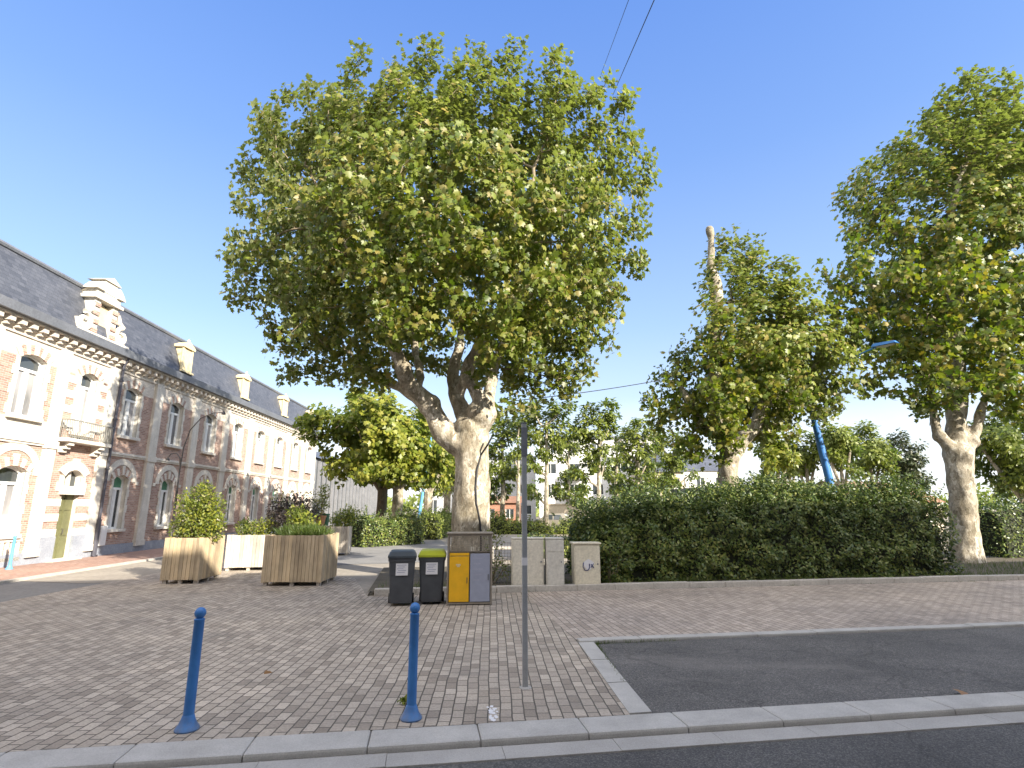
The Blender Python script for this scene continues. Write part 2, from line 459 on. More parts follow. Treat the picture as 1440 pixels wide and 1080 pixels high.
# ------------------------------------------------------------------ mesh builder
class MB:
    def __init__(self):
        self.v, self.f, self.m = [], [], []

    def add(self, vs, fs, mi=0, xf=None):
        o = len(self.v)
        for p in vs:
            p = Vector(p)
            self.v.append(xf @ p if xf is not None else p)
        for f in fs:
            self.f.append([i + o for i in f])
            self.m.append(mi)
        return self

    def box(self, x0, x1, y0, y1, z0, z1, mi=0, xf=None):
        vs = [(x0, y0, z0), (x1, y0, z0), (x1, y1, z0), (x0, y1, z0), (x0, y0, z1), (x1, y0, z1), (x1, y1, z1), (x0, y1, z1)]
        return self.add(vs, [(3, 2, 1, 0), (4, 5, 6, 7), (0, 1, 5, 4), (1, 2, 6, 5), (2, 3, 7, 6), (3, 0, 4, 7)], mi, xf)

    def bbox(self, x0, x1, y0, y1, z0, z1, b=0.01, mi=0, xf=None):
        """box with chamfered edges"""
        vs, fs = [], []
        bm = bmesh.new()
        bmesh.ops.create_cube(bm, size=1.0)
        for v in bm.verts:
            v.co = Vector((x0 + (v.co.x + .5) * (x1 - x0), y0 + (v.co.y + .5) * (y1 - y0), z0 + (v.co.z + .5) * (z1 - z0)))
        b = min(b, 0.45 * min(x1 - x0, y1 - y0, z1 - z0))
        bmesh.ops.bevel(bm, geom=bm.edges[:], offset=b, segments=2, affect='EDGES', profile=0.6)
        bm.verts.index_update()
        vs = [v.co.copy() for v in bm.verts]
        fs = [[v.index for v in f.verts] for f in bm.faces]
        bm.free()
        return self.add(vs, fs, mi, xf)

    def quad(self, a, b, c, d, mi=0):
        return self.add([a, b, c, d], [(0, 1, 2, 3)], mi)

    def poly(self, pts, mi=0):
        return self.add(pts, [tuple(range(len(pts)))], mi)

    def prism(self, pts, z0, z1, mi=0, xf=None):
        """closed outline in xy, counter-clockwise, extruded z0..z1"""
        n = len(pts)
        vs = [(x, y, z0) for x, y in pts] + [(x, y, z1) for x, y in pts]
        fs = [tuple(range(n - 1, -1, -1)), tuple(range(n, 2 * n))]
        fs += [(i, (i + 1) % n, (i + 1) % n + n, i + n) for i in range(n)]
        return self.add(vs, fs, mi, xf)

    def lathe(self, prof, seg=16, mi=0, xf=None):
        """prof: (r, z) from bottom to top"""
        vs, fs = [], []
        for r, z in prof:
            for k in range(seg):
                a = 2 * math.pi * k / seg
                vs.append((r * math.cos(a), r * math.sin(a), z))
        for i in range(len(prof) - 1):
            for k in range(seg):
                k2 = (k + 1) % seg
                fs.append((i * seg + k, i * seg + k2, (i + 1) * seg + k2, (i + 1) * seg + k))
        fs.append(tuple(range(seg - 1, -1, -1)))
        fs.append(tuple((len(prof) - 1) * seg + k for k in range(seg)))
        return self.add(vs, fs, mi, xf)

    def tube(self, pts, rad, seg=8, mi=0):
        pts = [Vector(p) for p in pts]
        n = len(pts)
        rr = rad if isinstance(rad, (list, tuple)) else [rad] * n
        t0 = (pts[1] - pts[0]).normalized()
        ref = Vector((0, 0, 1)) if abs(t0.z) < 0.9 else Vector((1, 0, 0))
        u = t0.cross(ref).normalized()
        vs, fs = [], []
        for i in range(n):
            t = (pts[min(i + 1, n - 1)] - pts[max(i - 1, 0)]).normalized()
            u = (u - t * u.dot(t)).normalized()
            w = t.cross(u)
            for k in range(seg):
                a = 2 * math.pi * k / seg
                vs.append(pts[i] + (u * math.cos(a) + w * math.sin(a)) * rr[i])
        for i in range(n - 1):
            for k in range(seg):
                k2 = (k + 1) % seg
                fs.append((i * seg + k, i * seg + k2, (i + 1) * seg + k2, (i + 1) * seg + k))
        fs.append(tuple(range(seg - 1, -1, -1)))
        fs.append(tuple((n - 1) * seg + k for k in range(seg)))
        return self.add(vs, fs, mi)

    def build(self, name, mats, parent=None, smooth=False, loc=None):
        me = bpy.data.meshes.new(name)
        me.from_pydata([tuple(p) for p in self.v], [], self.f)
        for m in (mats if isinstance(mats, (list, tuple)) else [mats]):
            me.materials.append(m)
        me.polygons.foreach_set('material_index', self.m)
        if smooth:
            me.polygons.foreach_set('use_smooth', [True] * len(self.f))
            try:
                me.set_sharp_from_angle(angle=R(35))
            except Exception:
                pass
        me.update()
        o = bpy.data.objects.new(name, me)
        COL.objects.link(o)
        if parent is not None:
            o.parent = parent
        if loc is not None:
            o.location = loc
        return o


def tag(o, label=None, cat=None, group=None, kind=None):
    if label:
        o['label'] = label
    if cat:
        o['category'] = cat
    if group:
        o['group'] = group
    if kind:
        o['kind'] = kind
    return o


def empty(name, loc, rz=0.0, label=None, cat=None, group=None):
    o = bpy.data.objects.new(name, None)
    o.empty_display_size = 0.2
    COL.objects.link(o)
    o.location = loc
    o.rotation_euler = (0, 0, rz)
    return tag(o, label, cat, group)


KIDS = {}


def copy_tree(o, parent=None):
    c = o.copy()
    COL.objects.link(c)
    c.parent = parent
    for ch in list(o.children):
        copy_tree(ch, c)
    return c


def structure(o):
    o['kind'] = 'structure'
    return o


# ------------------------------------------------------------------ foliage tools
def mesh_np(name, V, faces_idx, face_len, mat, parent=None):
    me = bpy.data.meshes.new(name)
    nf = len(face_len)
    me.vertices.add(len(V))
    me.vertices.foreach_set('co', np.asarray(V, dtype=np.float32).ravel())
    me.loops.add(len(faces_idx))
    me.loops.foreach_set('vertex_index', np.asarray(faces_idx, dtype=np.int32))
    me.polygons.add(nf)
    st = np.concatenate([[0], np.cumsum(face_len)[:-1]]).astype(np.int32)
    me.polygons.foreach_set('loop_start', st)
    me.update(calc_edges=True)
    me.validate()
    for m in (mat if isinstance(mat, (list, tuple)) else [mat]):
        me.materials.append(m)
    o = bpy.data.objects.new(name, me)
    COL.objects.link(o)
    if parent is not None:
        o.parent = parent
    return o


# leaf templates: vertices (x along the midrib, y across, z = droop) and faces
_half = [(0.0, 0.0), (-0.04, 0.26), (0.16, 0.55), (0.32, 0.32), (0.62, 0.50), (0.68, 0.20), (1.0, 0.0)]
PLANE_V, PLANE_F = [], []
for x, y in _half:
    PLANE_V.append((x, y, -0.30 * y * y - 0.12 * x * x - 0.10 * y))
for x, y in _half[1:-1]:
    PLANE_V.append((x, -y, -0.30 * y * y - 0.12 * x * x - 0.10 * y))
PLANE_F = [(6, 5, 4, 3, 2, 1, 0), (0, 7, 8, 9, 10, 11, 6)]
OVAL_V = [(0, 0, 0), (0.45, 0.27, -0.06), (1, 0, -0.15), (0.45, -0.27, -0.06)]
OVAL_F = [(0, 2, 1), (0, 3, 2)]
BLADE_V = [(0, 0.03, 0), (0, -0.03, 0), (0.55, -0.022, 0.03), (0.55, 0.022, 0.03), (1, 0, -0.12)]
BLADE_F = [(0, 1, 2, 3), (3, 2, 4)]


def leaves(name, P, N, T, S, tpl, mat, parent=None):
    """P points, N normals, T tip directions, S sizes: one mesh"""
    TV, TF = tpl
    N = N / np.maximum(np.linalg.norm(N, axis=1, keepdims=True), 1e-6)
    T = T - N * np.sum(N * T, axis=1, keepdims=True)
    T = T / np.maximum(np.linalg.norm(T, axis=1, keepdims=True), 1e-6)
    B = np.cross(N, T)
    tv = np.array(TV)
    k = len(tv)
    V = (P[:, None, :] + S[:, None, None] * (tv[None, :, 0:1] * T[:, None, :] + tv[None, :, 1:2] * B[:, None, :] + tv[None, :, 2:3] * N[:, None, :])).reshape(-1, 3)
    flat = np.concatenate([np.array(f) for f in TF])
    ln = np.array([len(f) for f in TF])
    n = len(P)
    idx = (np.arange(n)[:, None] * k + flat[None, :]).ravel()
    return mesh_np(name, V, idx, np.tile(ln, n), mat, parent)


def rdir(n):
    v = RNG.normal(size=(n, 3))
    return v / np.linalg.norm(v, axis=1, keepdims=True)


def in_blobs(blobs, n, shell=0.35):
    """random points in a union of ellipsoids (centre, radius or radii), denser towards the skin"""
    C = np.array([b[0] for b in blobs], float)
    Rr = np.array([(b[1],) * 3 if np.isscalar(b[1]) else b[1] for b in blobs], float)
    vol = np.prod(Rr, axis=1) ** 0.75
    w = RNG.choice(len(C), size=n, p=vol / vol.sum())
    d = rdir(n)
    r = RNG.random(n) ** shell
    return C[w] + d * Rr[w] * r[:, None]


def catmull(pts, step=0.25):
    P = [np.array(p[:3], float) for p in pts]
    Rd = [p[3] for p in pts]
    out = []
    for i in range(len(P) - 1):
        p0, p1, p2, p3 = P[max(i - 1, 0)], P[i], P[i + 1], P[min(i + 2, len(P) - 1)]
        k = max(2, int(np.linalg.norm(p2 - p1) / step))
        for j in range(k):
            t = j / k
            q = 0.5 * ((2 * p1) + (-p0 + p2) * t + (2 * p0 - 5 * p1 + 4 * p2 - p3) * t * t + (-p0 + 3 * p1 - 3 * p2 + p3) * t ** 3)
            out.append((*q, Rd[i] * (1 - t) + Rd[i + 1] * t))
    out.append((*P[-1], Rd[-1]))
    return out


def colonize(start, A, step=0.35, kill=0.5, iters=90):
    nodes_ = [np.array(s) for s in start]
    par = [-1] * len(nodes_)
    NP_ = np.array(nodes_)
    d = np.linalg.norm(A[:, None, :] - NP_[None, :, :], axis=2)
    near, dist = d.argmin(1), d.min(1)
    alive = dist > kill
    kids = {}
    for it in range(iters):
        ids = np.nonzero(alive)[0]
        if len(ids) == 0:
            break
        acc = {}
        for i in ids:
            acc.setdefault(near[i], []).append(i)
        new = []
        base = len(nodes_)
        for n, lst in acc.items():
            v = A[lst] - nodes_[n]
            v = (v / np.maximum(np.linalg.norm(v, axis=1, keepdims=True), 1e-6)).sum(0)
            v = v / max(np.linalg.norm(v), 1e-6) + RNG.normal(size=3) * 0.16
            v[2] += 0.05
            v /= np.linalg.norm(v)
            q = nodes_[n] + v * step
            ok = True
            for c in kids.get(n, ()):
                if np.linalg.norm(nodes_[c] - q) < step * 0.35:
                    ok = False
            if not ok or len(kids.get(n, ())) > 4:
                alive[lst[0]] = False
                continue
            kids.setdefault(n, []).append(base + len(new))
            new.append((q, n))
        if not new:
            continue
        for q, n in new:
            nodes_.append(q)
            par.append(n)
        Q = np.array([q for q, _ in new])
        dd = np.linalg.norm(A[:, None, :] - Q[None, :, :], axis=2)
        mi, mn = dd.argmin(1), dd.min(1)
        upd = mn < dist
        near[upd] = base + mi[upd]
        dist[upd] = mn[upd]
        alive &= dist > kill
    return np.array(nodes_), np.array(par)


def frusta(P0, P1, R0, R1, seg=5):
    n = len(P0)
    D = P1 - P0
    D = D / np.maximum(np.linalg.norm(D, axis=1, keepdims=True), 1e-6)
    ref = np.tile(np.array([[0.31, 0.95, 0.05]]), (n, 1))
    U = np.cross(D, ref)
    U /= np.maximum(np.linalg.norm(U, axis=1, keepdims=True), 1e-6)
    W = np.cross(D, U)
    a = 2 * np.pi * np.arange(seg) / seg
    ring = U[:, None, :] * np.cos(a)[None, :, None] + W[:, None, :] * np.sin(a)[None, :, None]
    V = np.concatenate([P0[:, None, :] + ring * R0[:, None, None], P1[:, None, :] + ring * R1[:, None, None]], axis=1).reshape(-1, 3)
    f = []
    for k in range(seg):
        k2 = (k + 1) % seg
        f += [k, k2, seg + k2, seg + k]
    idx = (np.arange(n)[:, None] * 2 * seg + np.array(f)[None, :]).ravel()
    return V, idx, np.full(n * seg, 4)


def remesh_tubes(name, paths, mat, parent, voxel=0.05, lump=0.03, extra=()):
    mb = MB()
    for p in paths:
        q = catmull(p, 0.3)
        mb.tube([x[:3] for x in q], [x[3] for x in q], 14)
    for c, r in extra:
        bm = bmesh.new()
        bmesh.ops.create_icosphere(bm, subdivisions=2, radius=r)
        bm.verts.index_update()
        mb.add([v.co + Vector(c) for v in bm.verts], [[v.index for v in f.verts] for f in bm.faces])
        bm.free()
    o = mb.build(name, mat)
    md = o.modifiers.new('r', 'REMESH')
    md.mode = 'VOXEL'
    md.voxel_size = voxel
    sm = o.modifiers.new('s', 'SMOOTH')
    sm.iterations = 4
    dg = bpy.context.evaluated_depsgraph_get()
    ev = o.evaluated_get(dg)
    me = bpy.data.meshes.new_from_object(ev)
    me.name = name
    n = len(me.vertices)
    co_ = np.empty(n * 3, np.float32)
    me.vertices.foreach_get('co', co_)
    no_ = np.empty(n * 3, np.float32)
    me.vertex_normals.foreach_get('vector', no_)
    c, nn = co_.reshape(-1, 3), no_.reshape(-1, 3)
    h = np.sin(c[:, 0] * 5.1 + 2 * np.sin(c[:, 2] * 2.3)) * np.sin(c[:, 1] * 4.7 + 1.3) + 0.7 * np.sin(c[:, 2] * 6.1 + c[:, 0] * 7.3) * np.sin(c[:, 1] * 8.7 + c[:, 2] * 3.1)
    c += nn * (h * lump)[:, None]
    me.vertices.foreach_set('co', c.ravel())
    me.polygons.foreach_set('use_smooth', [True] * len(me.polygons))
    me.update()
    old = o.data
    o.modifiers.clear()
    o.data = me
    bpy.data.meshes.remove(old)
    if len(me.materials) == 0:
        me.materials.append(mat)
    o.parent = parent
    return o


def tree(name, label, base, paths, blobs, n_attr, n_leaf, leaf_size, mat, bark, group=None, holes=(), tpl=(PLANE_V, PLANE_F),
         voxel=0.05, extra=(), step=0.35, kill=0.5, shoots=0, spread=0.28, grow_from=1, lump=0.03, tip=0.011, shell=0.35, thin=False, sparse=0.0):
    base = np.array(base)
    root = empty(name, tuple(base), 0, label, 'tree', group)
    L = [[(p[0] - base[0], p[1] - base[1], p[2] - base[2], p[3]) for p in path] for path in paths]
    bl = [(np.array(b[0]) - base, b[1]) for b in blobs]
    ho = [(np.array(h[0]) - base, h[1]) for h in holes]
    if thin:
        mb = MB()
        for p in L:
            q = catmull(p, 0.4)
            mb.tube([x[:3] for x in q], [x[3] for x in q], 8)
        mb.build('trunk', bark, root, smooth=True)
    else:
        remesh_tubes('trunk', L, bark, root, voxel, lump, [(Vector(c) - Vector(base), r) for c, r in extra])
    start = []
    for i, p in enumerate(L):
        if i < grow_from:
            continue
        q = catmull(p, 0.4)
        start += [np.array(x[:3]) for x in q[len(q) // 3:]]
    A = in_blobs(bl, n_attr, shell)
    keep = np.ones(len(A), bool)
    for c, r in ho:
        rr = np.array((r,) * 3 if np.isscalar(r) else r)
        keep &= (((A - c) / rr) ** 2).sum(1) > 1
    if sparse:
        ph = np.sin(A[:, 0] * 1.9 + 1.1) * np.sin(A[:, 1] * 1.7 + .4) * np.sin(A[:, 2] * 1.8 + 2.0)
        keep &= ph > -sparse
    A = A[keep]
    ND, par = colonize(start, A, step, kill)
    n0 = len(start)
    n = len(ND)
    rad = np.zeros(n)
    nk = np.zeros(n, int)
    for i in range(n - 1, n0 - 1, -1):
        r = rad[i] if nk[i] else tip ** 2.3
        rad[i] = r
        rad[par[i]] += r
        nk[par[i]] += 1
    rr = np.minimum(np.maximum(rad, tip ** 2.3) ** (1 / 2.3), 0.13)
    ci = np.arange(n0, n)
    if len(ci):
        pi = par[ci]
        r1 = rr[ci]
        r0 = np.where(pi < n0, r1 * 1.15, np.minimum(rr[pi], r1 * 1.35))
        P0, P1 = ND[pi], ND[ci]
        seg = 5
        V, idx, ln = frusta(P0, P1, r0, r1, seg)
        o = mesh_np('branches', V, idx, ln, M['twig'], root)
        o.data.polygons.foreach_set('use_smooth', [True] * len(o.data.polygons))
        tk = [q_ for q_ in root.children if q_.name.startswith('trunk')][0]
        with bpy.context.temp_override(active_object=tk, object=tk, selected_objects=[tk, o], selected_editable_objects=[tk, o]):
            bpy.ops.object.join()
    tipi = ci[rr[ci] < tip * 2.6]
    # upright shoots at the top of the crown
    TP = ND[tipi]
    TD = ND[tipi] - ND[par[tipi]]
    if shoots:
        zt = TP[:, 2] + RNG.normal(size=len(TP)) * 0.6
        order = np.argsort(-zt)[:shoots * 6]
        sel = RNG.choice(order, size=min(shoots, len(order)), replace=False)
        ext, ed = [], []
        for s in sel:
            hgt = RNG.uniform(0.4, 1.1)
            dirn = np.array([RNG.normal() * 0.18, RNG.normal() * 0.18, 1.0])
            for q in np.arange(0.15, hgt, 0.12):
                ext.append(TP[s] + dirn * q)
                ed.append(dirn)
        SH, SD = np.array(ext), np.array(ed)
    else:
        SH = np.zeros((0, 3))
        SD = SH
    w = RNG.choice(len(TP), size=n_leaf)
    off = rdir(n_leaf) * (RNG.random(n_leaf) ** 0.5)[:, None] * spread
    P = TP[w] + off
    cen = np.mean(ND, axis=0)
    out = P - cen
    out /= np.maximum(np.linalg.norm(out, axis=1, keepdims=True), 1e-6)
    Nn = out * 0.75 + np.array([0, 0, 0.4]) + rdir(n_leaf) * 0.75
    Tt = off / spread + out * 0.4 + np.array([0, 0, -0.45]) + rdir(n_leaf) * 0.4
    S = leaf_size * (0.55 + 0.75 * RNG.random(n_leaf))
    if len(SH):
        k = 3
        SP = np.repeat(SH, k, axis=0) + RNG.normal(size=(len(SH) * k, 3)) * 0.05
        SN = rdir(len(SP)) * 0.7 + np.array([0, 0, 0.7])
        STt = rdir(len(SP)) * np.array([1, 1, 0.3])
        P = np.concatenate([P, SP])
        Nn = np.concatenate([Nn, SN])
        Tt = np.concatenate([Tt, STt])
        S = np.concatenate([S, leaf_size * (0.4 + 0.5 * RNG.random(len(SP)))])
    leaves('crown', P, Nn, Tt, S, tpl, mat, root)
    return root


def hedge(name, label, p0, p1, width, hfun, n, size, mat, cat='hedge', z0=0.1, group=None, shoots=120, rough=0.16, endtaper=0.5, shl=1.0):
    """leafy hedge along p0->p1 (world xy), base at z0"""
    p0, p1 = Vector(p0), Vector(p1)
    L = (p1 - p0).length
    root = empty(name, (p0.x, p0.y, z0), math.atan2(p1.y - p0.y, p1.x - p0.x), label, cat, group)
    # woody core
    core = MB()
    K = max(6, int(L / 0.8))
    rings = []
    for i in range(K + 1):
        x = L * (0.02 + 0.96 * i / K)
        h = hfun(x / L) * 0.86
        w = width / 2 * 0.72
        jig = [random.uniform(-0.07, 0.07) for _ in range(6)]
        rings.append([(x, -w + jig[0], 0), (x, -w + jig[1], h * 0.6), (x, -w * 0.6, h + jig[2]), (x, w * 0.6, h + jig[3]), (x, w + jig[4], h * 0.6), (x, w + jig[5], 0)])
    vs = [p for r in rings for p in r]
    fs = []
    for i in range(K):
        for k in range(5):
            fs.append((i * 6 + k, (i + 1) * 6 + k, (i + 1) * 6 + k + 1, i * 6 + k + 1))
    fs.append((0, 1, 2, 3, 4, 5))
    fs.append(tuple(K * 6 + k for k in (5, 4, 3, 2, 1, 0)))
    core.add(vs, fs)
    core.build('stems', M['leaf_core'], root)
    # leaves
    t = RNG.random(n)
    x = t * L
    H = np.array([hfun(a) for a in t])
    per = 2 * H + width
    s = RNG.random(n) * per
    front = s < H
    top = (s >= H) & (s < H + width)
    back = ~(front | top)
    y = np.where(front, -width / 2, np.where(back, width / 2, s - H - width / 2))
    z = np.where(front, s, np.where(back, s - H - width, H))
    ny = np.where(front, -1.0, np.where(back, 1.0, 0.0))
    nz = np.where(top, 1.0, 0.25)
    # rounded shoulders
    edge = np.clip((np.abs(y) - width * 0.28) / (width * 0.22), 0, 1)
    z = np.where(top, z - edge ** 2 * 0.28, z)
    sh = np.clip((z - H * 0.75) / (H * 0.25), 0, 1)
    y = np.where(front | back, y * (1 - 0.22 * sh ** 2), y)
    from mathutils import noise as mn
    bumpn = np.array([mn.noise((a_ * 1.3, b_ * 1.3, c_ * 1.5)) + .8 * mn.noise((a_ * 3.1 + 7, b_ * 3.1, c_ * 3.4)) for a_, b_, c_ in zip(x, y, z)]) * rough * 1.5
    dep = -RNG.exponential(0.07, n) + bumpn
    y = y + ny * dep
    z = z + np.where(top, dep, 0)
    z = np.maximum(z, 0.02)
    nx = np.zeros(n)
    # closed ends
    en = RNG.random(n) < (endtaper / L * 2)
    side = np.where(RNG.random(n) < 0.5, 0.0, 1.0)
    x = np.where(en, side * L + np.abs(RNG.normal(size=n)) * -0.1 * (side * 2 - 1), x)
    y = np.where(en, (RNG.random(n) - 0.5) * width * 0.9, y)
    Hend = np.array([hfun(float(a)) for a in side])
    z = np.where(en, RNG.random(n) * Hend, z)
    nx = np.where(en, side * 2 - 1, nx)
    P = np.stack([x, y, z], 1)
    Nn = np.stack([nx, ny, nz], 1) * 0.8 + rdir(n) * 0.75 + np.array([0, 0, 0.2])
    Tt = rdir(n) + np.stack([nx, ny, nz * 0], 1) * 0.5 + np.array([0, 0, 0.1])
    S = size * (0.6 + 0.8 * RNG.random(n))
    if shoots:
        ex = []
        for i in range(shoots):
            a = RNG.random()
            b = np.array([a * L, RNG.uniform(-0.4, 0.4) * width, hfun(a) * RNG.uniform(0.9, 1.0)])
            d = np.array([RNG.normal() * 0.35, RNG.normal() * 0.3 - 0.1, 1.0])
            for q in np.arange(0, RNG.uniform(0.15, 0.75) * shl, 0.035):
                ex.append(b + d * q + np.array([0, 0, -0.25 * q * q]) + RNG.normal(size=3) * 0.025)
        ex = np.array(ex)
        P = np.concatenate([P, ex])
        Nn = np.concatenate([Nn, rdir(len(ex)) + np.array([0, 0, 0.6])])
        Tt = np.concatenate([Tt, rdir(len(ex))])
        S = np.concatenate([S, size * (0.6 + 0.6 * RNG.random(len(ex)))])
    leaves('foliage', P, Nn, Tt, S, (OVAL_V, OVAL_F), mat, root)
    return root


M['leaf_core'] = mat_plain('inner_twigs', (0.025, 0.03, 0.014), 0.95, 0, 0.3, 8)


def plant(name, label, loc, blobs, n, size, mat, cat='plant', stems=8, group=None, tpl=(OVAL_V, OVAL_F), up=0.3, flowers=None):
    root = empty(name, loc, 0, label, cat, group)
    b = [(np.array(c, float), r) for c, r in blobs]
    P = in_blobs(b, n, 0.45)
    P[:, 2] = np.maximum(P[:, 2], 0.01)
    cen = np.mean(P, axis=0)
    out = P - cen
    Nn = rdir(n) + np.array([0, 0, 0.5]) + out * 0.5
    Tt = rdir(n) * 0.7 + out + np.array([0, 0, up])
    S = size * (0.5 + 0.9 * RNG.random(n))
    leaves('foliage', P, Nn, Tt, S, tpl, mat, root)
    mb = MB()
    for i in range(stems):
        e = P[RNG.integers(n)]
        m_ = e * 0.5 + np.array([0, 0, 0.15]) + RNG.normal(size=3) * 0.04
        mb.tube([(e[0] * 0.15, e[1] * 0.15, -0.03), tuple(m_), tuple(e)], [0.014, 0.009, 0.004], 5)
    mb.build('stem', M['twig'], root)
    if flowers:
        nf, fs, fm = flowers
        Q = in_blobs(b, nf, 0.12)
        Q[:, 2] = np.maximum(Q[:, 2], 0.1)
        K = 5
        PP = np.repeat(Q, K, axis=0)
        D = rdir(len(PP))
        leaves('flowers', PP, D, rdir(len(PP)), np.full(len(PP), fs), (OVAL_V, OVAL_F), fm, root)
    return root


# ================================================================== SETTING
def sheet(name, pts, z, m):
    mb = MB()
    mb.poly([(p[0], p[1], z) for p in pts])
    return structure(mb.build(name, M[m]))


def sfp(lst):
    return [tuple(sf(a, n))[:2] for a, n in lst]


FA = R(90) + math.atan(0.038)
FX, FY = math.cos(FA), math.sin(FA)


def fp(s, y, z=0.0):
    """facade frame (s along, y into the building) -> world"""
    return Vector((-16.36 + s * FX - y * FY, s * FY + y * FX, z))


# earth sheet to the horizon (north of the kerb) and the far side of the street
sheet('ground', sfp([(-700, 5.62), (700, 5.62), (700, 1500), (-700, 1500)]), -0.03, 'ground')
sheet('far_side_ground', sfp([(-700, -400), (700, -400), (700, -3.3), (-700, -3.3)]), -0.03, 'ground')
sheet('road', sfp([(-300, -3.2), (300, -3.2), (300, 5.135), (-300, 5.135)]), -0.062, 'asphalt')
sheet('pavement_opposite', sfp([(-300, -12), (300, -12), (300, -3.25), (-300, -3.25)]), -0.012, 'lane')


def kerb_run(name, a0, a1, n0, n1, z0, z1, m, ln=1.0, lean=0.0, bev=0.02, jit=0.004):
    mb = MB()
    a = a0
    while a < a1:
        e = min(a + ln * random.uniform(0.94, 1.06), a1)
        j, k = random.uniform(-jit, jit), random.uniform(-jit, jit)
        bm = MB()
        bm.bbox(a + 0.0015, e - 0.0015, n0 + j, n1 + j, z0, z1 + k, bev)
        for p in bm.v:
            t = (p.z - z0) / (z1 - z0)
            if p.y < (n0 + n1) / 2 and t > 0.5:
                p.y += lean
        mb.add([sf(p.x, p.y, p.z) for p in bm.v], bm.f)
        a = e
    return structure(mb.build(name, M[m]))


kerb_run('channel', -40, 60, 5.13, 5.385, -0.25, -0.046, 'channel', 1.0, 0, 0.004, .002)
kerb_run('kerb', -40, 60, 5.39, 5.79, -0.25, 0.006, 'kerb', 1.0, 0.015, 0.022, .002)
kerb_run('opposite_kerb', -40, 60, -3.3, -3.1, -0.25, 0.01, 'kerb', 1.0, 0, 0.02)

# paved square
sheet('paved_square', [tuple(sf(2.10, 5.79))[:2], tuple(sf(2.40, 8.73))[:2], tuple(sf(2.6, 13.93))[:2]] + sfp([(-1.2, 13.93), (-1.9, 17.5)]) +
      [tuple(fp(21.0, -6.0))[:2], tuple(fp(15.0, -5.85))[:2], tuple(fp(8.0, -5.6))[:2]] + sfp([(-14.0, 5.79)]), 0.0, 'pavers')
sheet('paved_strip', sfp([(2.40, 8.94), (60, 8.94), (60, 13.93), (2.50, 13.93)]), 0.004, 'pavers_side')
# parking bay with a flush stone border
sheet('parking_bay', [tuple(sf(2.30, 5.79))[:2], tuple(sf(60, 5.79))[:2], tuple(sf(60, 8.75))[:2], tuple(sf(2.62, 8.75))[:2]], -0.012, 'bay')
mb = MB()
for i in range(3):
    t0, t1 = i / 3 + .003, (i + 1) / 3 - .003
    e0, e1 = 5.80 + 2.93 * t0, 5.80 + 2.93 * t1
    s0, s1 = 2.10 + .30 * t0, 2.10 + .30 * t1
    q = [sf(s0, e0), sf(s0 + .235, e0), sf(s1 + .235, e1), sf(s1, e1)]
    mb.prism([(p.x, p.y) for p in q], -0.2, 0.008 + .002 * i)
structure(mb.build('bay_edging', M['kerb']))
kerb_run('bay_back_kerb', 2.42, 60, 8.735, 8.935, -0.2, 0.03, 'kerb', 1.0, 0, 0.02)
# planting bed behind its raised kerb
kerb_run('bed_kerb', -1.05, 60, 13.935, 14.16, -0.2, 0.14, 'bedkerb', 1.0, 0.01, 0.02, 0.01)
sheet('planting_bed', sfp([(-1.2, 14.1), (60, 14.1), (60, 19.5), (-1.2, 19.5)]), 0.075, 'soil')
# left: lane and the brick pavement along the long building
sheet('lane', [tuple(fp(*p))[:2] for p in [(-2, -5.8), (8, -5.62), (15, -5.87), (21, -6.05), (90, -6.6), (90, -3.0), (-2, -3.0)]], -0.016, 'lane')
mb = MB()
s = -2.0
while s < 60:
    q = [fp(s + .004, -3.18), fp(s + .996, -3.18), fp(s + .996, -3.0), fp(s + .004, -3.0)]
    mb.prism([(p.x, p.y) for p in q][::-1], -0.2, 0.06 + random.uniform(-.004, .004))
    s += 1.0
o = structure(mb.build('lane_kerb', M['bedkerb']))
sheet('brick_pavement', [tuple(fp(*p))[:2] for p in [(-2, -3.0), (60, -3.0), (60, 0.2), (-2, 0.2)]], 0.05, 'red_pavers')
# square beyond the planters
sheet('gravel_path', sfp([(-9.2, 17.5), (-1.9, 17.5), (-1.2, 13.95), (-1.2, 19.5), (14, 24), (2, 75), (-30, 75), (-13.0, 19.0)]), -0.008, 'path')
sheet('asphalt_path', [(-9.8, 19.5), (-3.0, 21.8), (-2.4, 25.0), (-5.2, 40), (-5.5, 70), (-8.3, 70), (-8.0, 32), (-10.6, 24.5)], 0.0, 'lane')

# weathered white paint smear on the setts by the kerb
mb = MB()
for k in range(26):
    u, v = random.gauss(0, 1), random.random()
    a, n = 0.74 + u * 0.028 + .05 * v, 5.83 + v * 0.42
    r = random.uniform(.008, .03)
    pts = [sf(a + r * math.cos(j) * random.uniform(.6, 1.2), n + 1.3 * r * math.sin(j) * random.uniform(.6, 1.2), 0.003 + k * .00003) for j in np.linspace(0, 5.4, 8)]
    mb.poly(pts)
structure(mb.build('paint_mark', M['sticker']))


# ------------------------------------------------------------------ weeds, grass
def grass(name, pts, size, mat, kind='stuff', label=None, cat=None):
    P = np.array(pts)
    n = len(P)
    N = rdir(n) * np.array([1, 1, 0.2])
    T = rdir(n) * 0.45 + np.array([0, 0, 1.0])
    o = leaves(name, P, N, T, size * (0.5 + RNG.random(n)), (BLADE_V, BLADE_F), M[mat])
    o['kind'] = kind
    if label:
        tag(o, label, cat)
    return o


